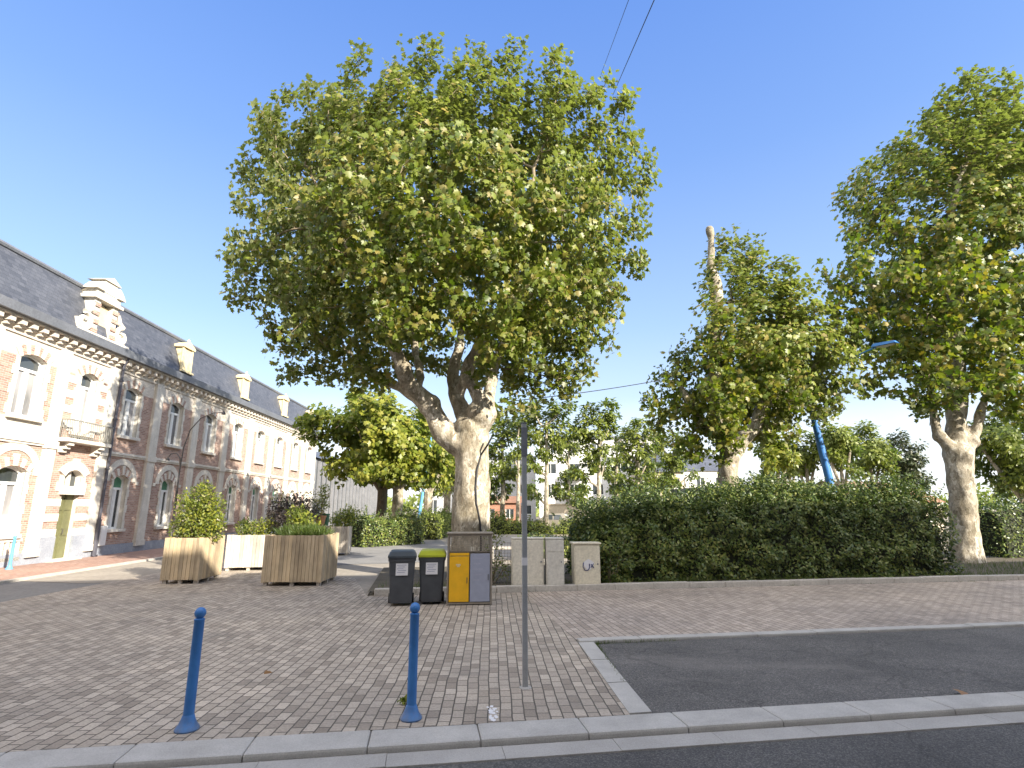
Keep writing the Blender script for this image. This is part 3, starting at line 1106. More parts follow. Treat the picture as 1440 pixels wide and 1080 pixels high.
pts = []
for i in range(9000):
    a, n = random.uniform(-1.0, 34), 14.2 + abs(random.gauss(0, .45))
    if n > 19:
        continue
    if math.sin(a * 2.1) + math.sin(a * 5.3 + 1) * .6 < random.uniform(-1.2, 1.0):
        continue
    pts.append(tuple(sf(a, n, 0.07)))
for i in range(5000):
    a, n = random.uniform(17, 34), random.uniform(14.2, 17.5)
    pts.append(tuple(sf(a, n, 0.07)))
grass('bed_grass', pts, 0.13, 'leaf_grass')
pts = []
for i in range(420):
    t = random.random() ** 2
    a, n = 2.68 + t * 1.3 + random.gauss(0, .02), 8.70 - abs(random.gauss(0, .025))
    pts.append(tuple(sf(a, n, -0.02)))
for i in range(300):
    t = random.random() ** 1.5
    pts.append(tuple(sf(2.66 - .28 * t + abs(random.gauss(0, .02)), 8.7 - 1.9 * t, -0.02)))
for k in range(18):
    a0 = random.choice([random.uniform(-1, 3), random.uniform(3, 20)])
    for i in range(random.randint(12, 45)):
        pts.append(tuple(sf(a0 + random.gauss(0, .10), 13.92 - abs(random.gauss(0, .03)), -0.01)))
grass('joint_weeds', pts, 0.05, 'leaf_grass')

# ================================================================== LONG BRICK BUILDING
H_EAVE, H_ARCH = 8.45, 7.15


def arc_pts(sL, sR, zs, rise, k=8):
    w = sR - sL
    Rr = (w * w / 4 + rise * rise) / (2 * rise)
    c, zc = (sL + sR) / 2, zs + rise - Rr
    a0 = math.asin(w / 2 / Rr)
    return [(c + Rr * math.sin(-a0 + 2 * a0 * i / k), zc + Rr * math.cos(-a0 + 2 * a0 * i / k)) for i in range(k + 1)], (c, zc, Rr, a0)


bld = empty('brick_building', (-16.36, 0, 0), FA, 'long two storey brick and white stone building with slate roof and dormers', 'building')
DEPTH = 9.0
S0, S1 = 3.2, 51.2
CENT = [4.6, 8.2, 11.8, 15.4, 19.05, 21.85] + [24.72 + 3.58 * i for i in range(8)]
wall = MB()       # materials: 0 brick, 1 white brick, 2 stone
bounds = [S0, 6.4, 10.0, 13.6, 17.25, 20.35, 23.3] + [26.51 + 3.58 * i for i in range(7)] + [S1]
WIN = []
REV = 0.24


def strip(sL, sR, zs, mats):
    for a, b, m in zip(zs[:-1], zs[1:], mats):
        wall.quad((sL, 0, a), (sR, 0, a), (sR, 0, b), (sL, 0, b), m)


for bi, c in enumerate(CENT):
    b0, b1 = bounds[bi], bounds[bi + 1]
    door = abs(c - 21.85) < .01
    hw = 0.46 if door else 0.575
    gw = 0.46 if door else 0.47 if bi > 5 else 0.575
    low = 2 if bi <= 4 else 0     # white parapet band under the upper windows of the left wing
    cutz = [0, 4.3, 5.06, H_ARCH, H_EAVE + .2]
    cm = [0, low, 0, 1]
    # outer strips down to the wider opening, ground and first floor separately
    for (w, z0, z1) in ((gw, 0, 4.3), (hw, 4.3, H_EAVE + .2)):
        zz = [z for z in cutz if z0 <= z <= z1]
        mm = [cm[cutz.index(z)] for z in zz[:-1]]
        strip(b0, c - w, zz, mm)
        strip(c + w, b1, zz, mm)
    # ground floor opening
    gz0, gz1, gr = (0.02, 3.22, .22) if door else (1.10, 3.24, .17)
    if gz0 > .05:
        wall.quad((c - gw, 0, 0), (c + gw, 0, 0), (c + gw, 0, gz0), (c - gw, 0, gz0), 0)
    ap, _ = arc_pts(c - gw, c + gw, gz1, gr)
    wall.poly([(p[0], 0, p[1]) for p in ap] + [(c + gw, 0, 4.3), (c - gw, 0, 4.3)], 0)
    for op, z0 in ((ap, gz0),):
        loop = [(c - gw, z0)] + op + [(c + gw, z0)]
        for (p, q) in zip(loop, loop[1:] + loop[:1]):
            wall.quad((p[0], 0, p[1]), (p[0], REV, p[1]), (q[0], REV, q[1]), (q[0], 0, q[1]), 2)
    uz0, ur = (4.55 if door else 5.12), .17
    wall.quad((c - hw, 0, 4.3), (c + hw, 0, 4.3), (c + hw, 0, uz0), (c - hw, 0, uz0), low)
    ap, _ = arc_pts(c - hw, c + hw, H_ARCH, ur)
    wall.poly([(p[0], 0, p[1]) for p in ap] + [(c + hw, 0, H_EAVE + .2), (c - hw, 0, H_EAVE + .2)], 1)
    loop = [(c - hw, uz0)] + ap + [(c + hw, uz0)]
    for (p, q) in zip(loop, loop[1:] + loop[:1]):
        wall.quad((p[0], 0, p[1]), (p[0], REV, p[1]), (q[0], REV, q[1]), (q[0], 0, q[1]), 2)
    WIN.append((c, gw, gz0, gz1, gr, 'door' if door else 'ground', bi))
    WIN.append((c, hw, uz0, H_ARCH, ur, 'balcony' if door else 'upper', bi))
ET = H_EAVE + .2
wall.quad((S1, 0, 0), (S1, DEPTH, 0), (S1, DEPTH, ET), (S1, 0, ET), 0)
wall.quad((S0, DEPTH, 0), (S0, 0, 0), (S0, 0, ET), (S0, DEPTH, ET), 0)
wall.quad((S1, DEPTH, 0), (S0, DEPTH, 0), (S0, DEPTH, ET), (S1, DEPTH, ET), 0)
wall.poly([(S1, 0, ET), (S1, DEPTH, ET), (S1, DEPTH - .42, 10.77), (S1, .42, 10.77)], 0)
wall.poly([(S0, DEPTH, ET), (S0, 0, ET), (S0, .42, 10.77), (S0, DEPTH - .42, 10.77)], 0)
wall.build('wall', [M['brick'], M['whitebrick'], M['stone']], bld)


def frame_window(parent, c, hw, z0, zs, rise, y, glass, trans=None, blind=None, name='window', paint='whitepaint', low=None):
    """white casement window: frame mesh with its pane as a sub-part"""
    mb = MB()
    t, d = 0.075, 0.07
    ap, (cc, zc, Rr, a0) = arc_pts(c - hw + .004, c + hw - .004, zs, rise)
    mb.box(c - hw, c - hw + t, y, y + d, z0, zs)
    mb.box(c + hw - t, c + hw, y, y + d, z0, zs)
    mb.box(c - hw + t, c + hw - t, y, y + d, z0, z0 + t)
    inner = [(cc + (p[0] - cc) * (1 - t / hw), p[1] - t) for p in ap]
    for i in range(len(ap) - 1):
        a, b, e, f = ap[i], ap[i + 1], inner[i + 1], inner[i]
        mb.quad((f[0], y, f[1]), (e[0], y, e[1]), (b[0], y, b[1]), (a[0], y, a[1]))
        mb.quad((e[0], y, e[1]), (f[0], y, f[1]), (f[0], y + d, f[1]), (e[0], y + d, e[1]))
    tz = trans or zs - .42
    mb.box(c - hw + t, c + hw - t, y - .012, y + d, tz - .05, tz + .05)
    mb.box(c - .055, c + .055, y - .008, y + d, z0 + t, tz - .05)
    for sgn in (-1, 1):
        mb.box(c + sgn * (hw - t - .03) - .03, c + sgn * (hw - t - .03) + .03, y + .012, y + d, z0 + t, tz - .05)
        mb.box(c + sgn * .085 - .03, c + sgn * .085 + .03, y + .012, y + d, z0 + t, tz - .05)
    if low:
        mb.box(c - hw + t + .06, c + hw - t - .06, y + .008, y + d, z0 + t, low)
    w = mb.build(name, M[paint], parent)
    g = MB()
    g.quad((c - hw + .02, y + .045, z0 + .02), (c + hw - .02, y + .045, z0 + .02), (c + hw - .02, y + .045, tz), (c - hw + .02, y + .045, tz), 0)
    ap2 = [(p[0], y + .045, p[1] - .02) for p in ap]
    g.poly([(c - hw + .02, y + .045, tz), (c + hw - .02, y + .045, tz)] + ap2[::-1], 1 if blind else 2)
    g.build('pane', [M[glass], M[blind or glass], M['darkglass'] if not blind else M[glass]], w)
    return w


def surround(parent, c, hw, z0, zs, rise, depth, ring, nv, alt, foot=None, jamb=.14):
    """stone jambs, voussoirs in alternating stone and brick, keystone and sill of an opening"""
    mb = MB()
    _, (cc, zc, Rr, a0) = arc_pts(c - hw, c + hw, zs, rise)
    for i in range(nv):
        t0 = -a0 * 1.12 + 2 * a0 * 1.12 * i / nv
        t1 = -a0 * 1.12 + 2 * a0 * 1.12 * (i + 1) / nv
        key = i == nv // 2
        r1 = Rr + ring + (.1 if key else 0)
        dp = depth + (.025 if key else 0) + (.0 if i % 2 == 0 else -.012)
        g = .004
        q = [(cc + Rr * math.sin(t0 + g), zc + Rr * math.cos(t0 + g)), (cc + r1 * math.sin(t0 + g), zc + r1 * math.cos(t0 + g)),
             (cc + r1 * math.sin(t1 - g), zc + r1 * math.cos(t1 - g)), (cc + Rr * math.sin(t1 - g), zc + Rr * math.cos(t1 - g))]
        vs = [(x, -dp, z) for x, z in q] + [(x, .03, z) for x, z in q]
        mb.add(vs, [(3, 2, 1, 0), (0, 1, 5, 4), (1, 2, 6, 5), (2, 3, 7, 6), (3, 0, 4, 7)], 1 if (alt and i % 2 == 1) else 0)
    zj = zs
    jz = z0
    k = 0
    while jz < zj - .05:
        h = min(.34, zj - jz)
        w = jamb * (1.5 if k % 2 == 0 else 1.0)
        for sgn in (-1, 1):
            x0, x1 = (c - hw - w, c - hw) if sgn < 0 else (c + hw, c + hw + w)
            mb.box(x0, x1, -depth * .6, .03, jz + .003, jz + h - .003, 0)
        jz += h
        k += 1
    mb.bbox(c - hw - .16, c + hw + .16, -.14, REV, z0 - .13, z0 - .003, .012, 0)
    return mb.build('window_surround', [M['stone'], M['brick']], parent)


def hood(parent, c, hw, zs, rise):
    """broad outer arch of pale stone over a ground floor window"""
    mb = MB()
    _, (cc, zc, Rr, a0) = arc_pts(c - hw, c + hw, zs, rise)
    r_in, r_out = hw + .30, hw + .58
    zc2 = zs - .12
    pts = []
    for i in range(13):
        t = -math.pi / 2 + math.pi * i / 12
        pts.append((math.sin(t), math.cos(t)))
    for i in range(12):
        a, b = pts[i], pts[i + 1]
        q = [(cc + r_in * a[0], zc2 + r_in * .95 * a[1]), (cc + r_out * a[0], zc2 + r_out * .95 * a[1]), (cc + r_out * b[0], zc2 + r_out * .95 * b[1]), (cc + r_in * b[0], zc2 + r_in * .95 * b[1])]
        vs = [(x, -.035, z) for x, z in q] + [(x, .03, z) for x, z in q]
        mb.add(vs, [(3, 2, 1, 0), (0, 1, 5, 4), (1, 2, 6, 5), (2, 3, 7, 6), (3, 0, 4, 7)], 0)
    mb.box(cc - r_out - .18, cc - r_out + .02, -.04, .03, zc2 - .1, zc2 + .05)
    mb.box(cc + r_out - .02, cc + r_out + .18, -.04, .03, zc2 - .1, zc2 + .05)
    return mb.build('arch_hood', M['stone'], parent)


for (c, hw, z0, zs, rise, kind, bi) in WIN:
    if kind == 'upper':
        w = frame_window(bld, c, hw, z0, zs, rise, REV - .075, 'glass', 6.76)
        surround(bld, c, hw, z0, zs, rise, .05, .36, 9, True, jamb=.16 if bi < 6 else .12)
    elif kind == 'ground':
        white = bi <= 4
        frame_window(bld, c, hw, z0, zs, rise, REV - .075, 'glass' if white else 'darkglass', 2.82, None if white else 'green_blind', low=1.75 if white else None)
        surround(bld, c, hw, z0, zs, rise, .06, .30, 9, True, jamb=.12)
        hood(bld, c, hw, zs, rise)
        if white:       # balustrade panel below the window of the left wing
            mb = MB()
            mb.box(c - hw - .3, c + hw + .3, -.07, .02, .22, .34)
            mb.box(c - hw - .3, c + hw + .3, -.07, .02, .86, .96)
            for k in range(8):
                x = c - hw - .3 + (2 * hw + .6) * (k + .5) / 8
                mb.box(x - .055, x + .055, -.055, .02, .341, .859)
            mb.build('balustrade_panel', M['stone'], bld)
    elif kind == 'balcony':
        frame_window(bld, c, hw, z0, zs, rise, REV - .075, 'glass', 6.74, name='balcony_door')
        surround(bld, c, hw, z0 + .35, zs, rise, .08, .36, 9, True, jamb=.2)
        mb = MB()
        mb.bbox(c - 1.22, c + 1.25, -.46, .02, 4.44, 4.58, .02, 0)
        for sx in (-.85, .85):
            for q in range(3):
                mb.box(c + sx - .13, c + sx + .13, -.38 + .12 * q, .02, 4.44 - .13 * (q + 1), 4.44 - .13 * q - .002, 0)
        o = mb.build('balcony', M['stone'], bld)
        mb = MB()
        mb.box(c - 1.2, c + 1.23, -.44, -.40, 5.25, 5.30)
        mb.box(c - 1.2, c + 1.23, -.435, -.405, 4.64, 4.67)
        for k in range(22):
            x = c - 1.18 + 2.38 * k / 21
            mb.tube([(x, -.42, 4.58), (x + .02 * math.sin(k * 2), -.45, 4.85), (x, -.42, 5.26)], .013, 5)
        for sx in (c - 1.19, c + 1.22):
            mb.box(sx - .02, sx + .02, -.398, 0, 5.25, 5.30)
            for k in range(4):
                mb.box(sx - .012, sx + .012, -.33 + .09 * k, -.31 + .09 * k, 4.581, 5.249)
        mb.build('railing', M['iron'], o)
    else:   # entrance: olive double door below a stone transom with two arched lights
        d = MB()
        y = REV - .08
        d.box(c - hw, c + hw, y, y + .06, .02, 2.62)
        for sx in (-1, 1):
            for (za, zb) in ((.12, .8), (.95, 1.75), (1.9, 2.5)):
                d.bbox(c + sx * .23 - .17, c + sx * .23 + .17, y - .025, y + .005, za, zb, .02)
        d.box(c - .015, c + .015, y - .035, y, .03, 2.6)
        dd = d.build('door', M['olive'], bld)
        h = MB()
        h.tube([(c + .06, y - .03, 1.02), (c + .06, y - .09, 1.03), (c + .06, y - .09, 1.2), (c + .06, y - .03, 1.21)], .012, 6)
        h.build('handle', M['dark_iron'], dd)
        t = MB()
        t.box(c - hw, c + hw, y - .10, y + .10, 2.63, 2.82)
        t.box(c - .06, c + .06, y - .05, y + .1, 2.821, 3.40)
        t.build('door_transom', M['stone'], bld)
        g = MB()
        ap, _ = arc_pts(c - hw, c + hw, zs, rise)
        g.poly([(c - hw, y + .06, 2.8), (c + hw, y + .06, 2.8)] + [(p[0], y + .06, p[1]) for p in ap][::-1])
        g.build('fanlight', M['darkglass'], bld)
        surround(bld, c, hw, 2.62, zs, rise, .09, .34, 7, False, jamb=.2)
        for sx in (-1, 1):
            q = MB()
            zq, k = .95, 0
            x0, x1 = (c - 1.15, c - hw) if sx < 0 else (c + hw, c + 1.12)
            while zq < 2.58:
                q.box(x0, x1, -.07 if k % 2 == 0 else -.045, .03, zq + .0, zq + .275, 0 if k % 2 == 0 else 1)
                zq += .275
                k += 1
            x0, x1 = (c - 1.2, c - hw) if sx < 0 else (c + hw, c + 1.2)
            q.box(x0, x1, -.10, .03, .04, .95, 2)
            q.build('door_jamb', [M['stone'], M['brick'], M['plinth']], bld)
        # banded quoins beside the balcony door
        for sx in (-1, 1):
            q = MB()
            zq, k = 5.0, 0
            x0, x1 = (c - 1.1, c - .67) if sx < 0 else (c + .67, c + 1.1)
            while zq < 7.0:
                q.box(x0, x1, -.05 if k % 2 == 0 else -.03, .03, zq, zq + .29, 0 if k % 2 == 0 else 1)
                zq += .29
                k += 1
            q.build('quoin_band', [M['stone'], M['brick']], bld)
        q = MB()
        q.bbox(c - .75, c + .75, -.35, .3, -.02, .12, .02, 0)
        q.build('door_step', M['stone'], bld)

# plinth, belt course, pilasters
mb = MB()
for a, b in ((S0 - .05, 20.65), (23.05, S1 + .05)):
    mb.box(a, b, -.07, .03, -.1, .45)
mb.build('plinth', M['plinth'], bld)
mb = MB()
for a, b in ((S0 - .05, 20.62), (23.12, S1 + .05)):
    mb.box(a, b, -.10, .03, 4.26, 4.36)
    mb.box(a, b, -.06, .03, 4.18, 4.257)
mb.build('belt_course', M['stone'], bld)
for k, s in enumerate([6.4, 10.0, 13.6, 17.25, 20.38, 23.2] + [26.51 + 3.58 * i for i in range(7)] + [51.0]):
    mb = MB()
    hw_ = .24 if k in (4, 5) else .3
    mb.box(s - hw_, s + hw_, -.13, .03, .45, 4.178)
    mb.box(s - hw_, s + hw_, -.13, .03, 4.363, 7.9)
    mb.box(s - hw_ - .05, s + hw_ + .05, -.17, .03, 4.13, 4.4)
    mb.box(s - hw_ - .05, s + hw_ + .05, -.17, .03, .3, .55)
    mb.build('pilaster', M['stone'], bld)
# cornice with brackets
mb = MB()
mb.box(S0 - .1, S1 + .1, -.05, .03, 7.86, 7.93)
mb.box(S0 - .1, S1 + .1, -.07, .03, 8.12, 8.449)
s = S0
k = 0
while s < S1:
    mb.box(s, s + .22, -.30, -.0, 8.14, 8.33, 0)
    mb.box(s + .05, s + .17, -.17, -.0, 8.02, 8.139, 0)
    s += .475
    k += 1
mb.box(S0 - .15, S1 + .15, -.33, .03, 8.332, 8.40)
mb.build('cornice', M['whitebrick'], bld)
mb = MB()
pr = [(-.30, 8.405), (-.50, 8.41), (-.54, 8.72), (-.47, 8.73), (-.44, 8.56), (-.28, 8.50)]
n = len(pr)
vs = [(S0 - .2, y, z) for y, z in pr] + [(S1 + .2, y, z) for y, z in pr]
mb.add(vs, [(i, i + n, (i + 1) % n + n, (i + 1) % n) for i in range(n)] + [tuple(range(n)), tuple(range(2 * n - 1, n - 1, -1))])
mb.build('gutter', M['zinc'], bld)
# roof
rf = MB()
RY, RZ = 0.42, 10.82
rf.quad((S0 - .15, -.30, 8.60), (S1 + .15, -.30, 8.60), (S1 + .15, RY, RZ), (S0 - .15, RY, RZ))
RB = DEPTH - RY
rf.quad((S1 + .15, DEPTH + .3, 8.60), (S0 - .15, DEPTH + .3, 8.60), (S0 - .15, RB, RZ), (S1 + .15, RB, RZ))
rf.quad((S0 - .15, RY, RZ), (S1 + .15, RY, RZ), (S1 + .15, DEPTH / 2, RZ + .45), (S0 - .15, DEPTH / 2, RZ + .45))
rf.quad((S1 + .15, RB, RZ), (S0 - .15, RB, RZ), (S0 - .15, DEPTH / 2, RZ + .45), (S1 + .15, DEPTH / 2, RZ + .45))
roof = rf.build('roof', M['slate'], bld)
mb = MB()
mb.tube([(S0 - .16, RY, RZ + .0), (S1 + .16, RY, RZ + .0)], .11, 8)
mb.build('ridge', M['zinc'], roof)


def roof_z(y):
    return 8.60 + (y + .30) * (RZ - 8.60) / (RY + .30)


def small_dormer(c):
    y0 = -.14
    mb = MB()
    mb.box(c - .45, c + .45, y0, y0 + .5, roof_z(y0) - .1, 10.25)
    mb.box(c - .56, c + .56, y0 - .16, y0 + .1, 8.93, 9.03)
    mb.box(c - .50, c - .34, y0 - .06, y0 - .001, 9.031, 10.25)
    mb.box(c + .34, c + .50, y0 - .06, y0 - .001, 9.031, 10.25)
    mb.box(c - .57, c + .57, y0 - .12, y0 + .5, 10.252, 10.38)
    vs = [(c - .57, y0 - .12, 10.382), (c + .57, y0 - .12, 10.382), (c, y0 - .12, 10.62), (c - .57, y0 + .5, 10.382), (c + .57, y0 + .5, 10.382), (c, y0 + .5, 10.62)]
    mb.add(vs, [(0, 1, 2), (1, 4, 5, 2), (3, 0, 2, 5), (4, 3, 5)])
    mb.lathe([(.08, 0), (.05, .06), (.07, .12), (.01, .2)], 8, 0, Matrix.Translation((c, y0, 10.6)))
    o = mb.build('dormer', M['cream_wood'], bld)
    g = MB()
    g.box(c - .339, c + .339, y0 - .02, y0 + .02, 9.032, 10.2)
    g.build('shutter', M['cream_wood'], o)
    return o


for c in (6.92, 14.08, 28.3, 35.46, 42.62, 49.3):
    small_dormer(c)
# the big stone dormer with scrolls and a pediment over the entrance
c, y0 = 21.85, -.20
mb = MB()
zb, zt = 8.72, 10.75
mb.box(c - 1.45, c + 1.45, y0 - .2, y0 + 1.0, 8.5, 8.86)
mb.box(c - .70, c - .36, y0, y0 + .95, 8.861, 10.35)
mb.box(c + .36, c + .70, y0, y0 + .95, 8.861, 10.35)
mb.box(c - .359, c + .359, y0 + .3, y0 + .95, 8.861, 10.35)
for k in range(4):
    z = 8.95 + .36 * k
    for sx in (-1, 1):
        x0, x1 = (c - .74, c - .38) if sx < 0 else (c + .38, c + .74)
        mb.box(x0, x1, y0 - .05, y0 - .001, z, z + .17, 1)
mb.box(c - .86, c + .86, y0 - .12, y0 + .95, 10.351, 10.48)
mb.box(c - .72, c + .72, y0 - .04, y0 + .9, 10.481, 10.75)
# broken segmental pediment halves and the top pediment
for sx in (-1, 1):
    q = []
    for i in range(7):
        t = i / 6
        q.append((c + sx * (.90 - .48 * t), 10.752 + .42 * math.sin(t * 1.45)))
    bot = [(c + sx * (.90 - .48 * t), 10.751) for t in (1, 0)]
    poly = q + [(c + sx * .42, 10.751)]
    n = len(poly)
    vs = [(x, y0 - .14, z) for x, z in poly] + [(x, y0 + .45, z) for x, z in poly]
    fs = [tuple(range(n)), tuple(range(2 * n - 1, n - 1, -1))] + [(i, (i + 1) % n, (i + 1) % n + n, i + n) for i in range(n)]
    mb.add(vs, fs, 0)
mb.box(c - .38, c + .38, y0 - .06, y0 + .5, 10.753, 11.25)
vs = [(c - .54, y0 - .12, 11.252), (c + .54, y0 - .12, 11.252), (c, y0 - .12, 11.5), (c - .54, y0 + .6, 11.252), (c + .54, y0 + .6, 11.252), (c, y0 + .6, 11.5)]
mb.add(vs, [(0, 1, 2), (1, 4, 5, 2), (3, 0, 2, 5), (4, 3, 5), (0, 3, 4, 1)])
for sx in (-1, 1):   # scrolls
    sp = []
    for i in range(22):
        t = i / 21 * 2.2 * math.pi
        r = .40 - .30 * i / 21
        sp.append((c + sx * (1.12 + r * math.cos(t + math.pi * .5)), y0 - .02, 9.22 + r * math.sin(t + math.pi * .5)))
    mb.tube(sp, .10, 8)
    mb.tube([(c + sx * 1.12, y0 - .02, 9.62), (c + sx * .88, y0 - .02, 9.78), (c + sx * .76, y0 - .02, 10.1)], [.12, .1, .07], 8)
    mb.box(c + sx * 1.12 - .33, c + sx * 1.12 + .33, y0 - .0, y0 + .3, 8.862, 9.3)
mb.add([(c - .82, y0 + .95, 10.4), (c + .82, y0 + .95, 10.4), (c + .82, y0 + .3, 10.76), (c - .82, y0 + .3, 10.76)], [(0, 1, 2, 3)], 0)
dm = mb.build('stone_dormer', [M['stone'], M['brick']], bld)
mb = MB()
mb.box(c - .359, c + .359, y0 + .16, y0 + .28, 8.90, 10.2)
mb.build('shutter', M['cream_wood'], dm)
# rain pipe and a white meter cabinet at its foot
mb = MB()
mb.tube([(23.46, -.35, 8.42), (23.46, -.22, 8.1), (23.46, -.20, 7.8), (23.46, -.20, 1.5)], .055, 8)
mb.tube([(23.46, -.20, 1.5), (23.46, -.20, .1), (23.46, -.3, .06)], .085, 8)
for z in (1.5, 3.6, 5.7, 7.4):
    mb.tube([(23.46, -.20, z - .03), (23.46, -.20, z + .03)], .095, 8)
mb.build('rain_pipe', M['pipe'], bld)
mb = MB()
mb.bbox(23.7, 24.1, -.17, -.075, .45, 1.25, .015)
mb.box(23.73, 24.07, -.178, -.171, .48, 1.22)
mb.build('meter_box', M['whitepaint'], bld)

# ------------------------------------------------------------------ grey building further along the same side
M['pier'] = mat_noisy('pier_stone', (0.15, 0.155, 0.165), (0.24, 0.24, 0.25), 1.2, .85, .1)
M['dark_render'] = mat_noisy('dark_render', (0.07, 0.075, 0.08), (0.11, 0.11, 0.115), .6, .85, .1)
g2 = empty('grey_building', tuple(fp(0, 0)), FA, 'low grey facade with tall narrow piers beyond the brick building', 'building')
mb = MB()
mb.box(51.6, 86, .3, 9, -.1, 6.6)
mb.build('wall', M['dark_render'], g2)
mb = MB()
mb.quad((51.5, 0.0, 6.61), (86.2, 0.0, 6.61), (86.2, 4.6, 8.6), (51.5, 4.6, 8.6))
mb.quad((86.2, 9.2, 6.61), (51.5, 9.2, 6.61), (51.5, 4.6, 8.6), (86.2, 4.6, 8.6))
mb.poly([(51.5, 0, 6.61), (51.5, 4.6, 8.6), (51.5, 9.2, 6.61)])
mb.poly([(86.2, 0, 6.61), (86.2, 9.2, 6.61), (86.2, 4.6, 8.6)])
mb.build('roof', M['slate'], g2)
s = 52.2
while s < 85:
    mb = MB()
    mb.box(s - .17, s + .17, .05, .298, 0, 6.4)
    mb.build('pier', M['pier'], g2)
    mb = MB()
    mb.box(s + .45, s + 1.15, .24, .297, 1.0, 2.9)
    mb.box(s + .45, s + 1.15, .24, .297, 3.9, 5.8)
    mb.build('window', M['darkglass'], g2)
    s += 1.6


# ------------------------------------------------------------------ generic rendered buildings (background, opposite side)
def block(name, label, loc, rz, w, d, h, floors, cols, wallm, roofm='zinc', roofh=0.0, winw=1.1, winh=1.4, cat='building', group=None, frames=True, inset=.12):
    root = empty(name, loc, rz, label, cat, group)
    fh = h / floors
    mb = MB()
    # front wall with real openings: split in a grid
    xs = [0]
    for i in range(cols):
        c = w * (i + .5) / cols
        xs += [c - winw / 2, c + winw / 2]
    xs.append(w)
    zs = [0]
    for f in range(floors):
        z = f * fh + (fh - winh) * .55
        zs += [z, z + winh]
    zs.append(h)
    for i in range(len(xs) - 1):
        for j in range(len(zs) - 1):
            if i % 2 == 1 and j % 2 == 1:
                a, b, e, f = xs[i], xs[i + 1], zs[j], zs[j + 1]
                for p, q in (((a, e), (b, e)), ((b, e), (b, f)), ((b, f), (a, f)), ((a, f), (a, e))):
                    mb.quad((p[0], 0, p[1]), (p[0], inset, p[1]), (q[0], inset, q[1]), (q[0], 0, q[1]))
                continue
            mb.quad((xs[i], 0, zs[j]), (xs[i + 1], 0, zs[j]), (xs[i + 1], 0, zs[j + 1]), (xs[i], 0, zs[j + 1]))
    mb.quad((w, 0, 0), (w, d, 0), (w, d, h), (w, 0, h))
    mb.quad((0, d, 0), (0, 0, 0), (0, 0, h), (0, d, h))
    mb.quad((w, d, 0), (0, d, 0), (0, d, h), (w, d, h))
    mb.quad((0, 0, h), (w, 0, h), (w, d, h), (0, d, h))
    if roofh:
        mb.poly([(w, 0, h), (w, d, h), (w, d / 2, h + roofh - .05)])
        mb.poly([(0, d, h), (0, 0, h), (0, d / 2, h + roofh - .05)])
    mb.build('wall', M[wallm], root)
    mb = MB()
    if roofh:
        e = .3
        k = e * roofh / (d / 2)
        mb.quad((-e, -e, h - k), (w + e, -e, h - k), (w + e, d / 2, h + roofh), (-e, d / 2, h + roofh))
        mb.quad((w + e, d + e, h - k), (-e, d + e, h - k), (-e, d / 2, h + roofh), (w + e, d / 2, h + roofh))
    else:
        mb.box(-.15, w + .15, -.15, 0.001, h - .1, h + .35)
        mb.box(-.15, w + .15, d - .001, d + .15, h - .1, h + .35)
        mb.box(-.15, -.001, .002, d - .002, h - .1, h + .35)
        mb.box(w + .001, w + .15, .002, d - .002, h - .1, h + .35)
    mb.build('roof', M[roofm], root)
    for i in range(cols):
        for j in range(floors):
            a, b, e, f = xs[2 * i + 1], xs[2 * i + 2], zs[2 * j + 1], zs[2 * j + 2]
            fr = MB()
            t = .06
            y = inset - .05
            fr.box(a, a + t, y, y + .05, e, f)
            fr.box(b - t, b, y, y + .05, e, f)
            fr.box(a + t, b - t, y, y + .05, e, e + t)
            fr.box(a + t, b - t, y, y + .05, f - t, f)
            fr.box((a + b) / 2 - .03, (a + b) / 2 + .03, y + .004, y + .05, e + t, f - t)
            fw = fr.build('window', M['whitepaint'], root)
            pn = MB()
            pn.quad((a + .01, y + .03, e + .01), (b - .01, y + .03, e + .01), (b - .01, y + .03, f - .01), (a + .01, y + .03, f - .01))
            pn.build('pane', M['darkglass'], fw)
    return root


def balconies(root, w, h, floors, cols, which):
    fh = h / floors
    for i, j in which:
        c = w * (i + .5) / cols
        mb = MB()
        mb.box(c - 1.3, c + 1.3, -1.2, -.001, j * fh + .05, j * fh + .2)
        mb.box(c - 1.3, c + 1.3, -1.2, -1.12, j * fh + .201, j * fh + 1.15)
        mb.build('balcony', M['render_white'], root)


# the block behind the camera, on the other side of the street, whose shade covers the square
p = sf(85, -4.6)
block('apartment_building', 'four storey pale apartment block across the street facing the square', (p.x, p.y, -.03), ST + math.pi, 145, 11, 14.75, 4, 41, 'render_tan', 'slate', 1.2, 1.3, 1.7)
# ================================================================== STREET FURNITURE
def bollard(loc, label, lean=(0, 0), m='blue', group='blue bollards'):
    o = empty('bollard', loc, 0, label, 'bollard', group)
    mb = MB()
    mb.lathe([(.105, 0), (.108, .012), (.098, .03), (.078, .055), (.062, .09), (.052, .12), (.047, .13)], 18)
    mb.build('base', M[m], o, True)
    mb = MB()
    mb.lathe([(.047, .12), (.046, .5), (.045, .945), (.048, .95), (.048, .958), (.036, .966)], 18)
    mb.build('post', M[m], o, True)
    mb = MB()
    pr = [(.028, .96)] + [(.052 * math.sin(t), 1.012 - .052 * math.cos(t)) for t in np.linspace(.55, 3.05, 12)]
    mb.lathe(pr, 18)
    mb.build('ball_top', M[m], o, True)
    o.rotation_euler = (lean[0], lean[1], 0)
    return o


bollard((-3.0, 5.66, 0), 'blue steel bollard with ball top standing alone left of the one before the bins')
bollard((-0.98, 5.93, 0), 'blue steel bollard with ball top standing in front of the wheelie bins')
bollard(tuple(fp(18.75, -.75, .05)), 'small pale blue bollard against the brick building left of its entrance', m='paleblue')

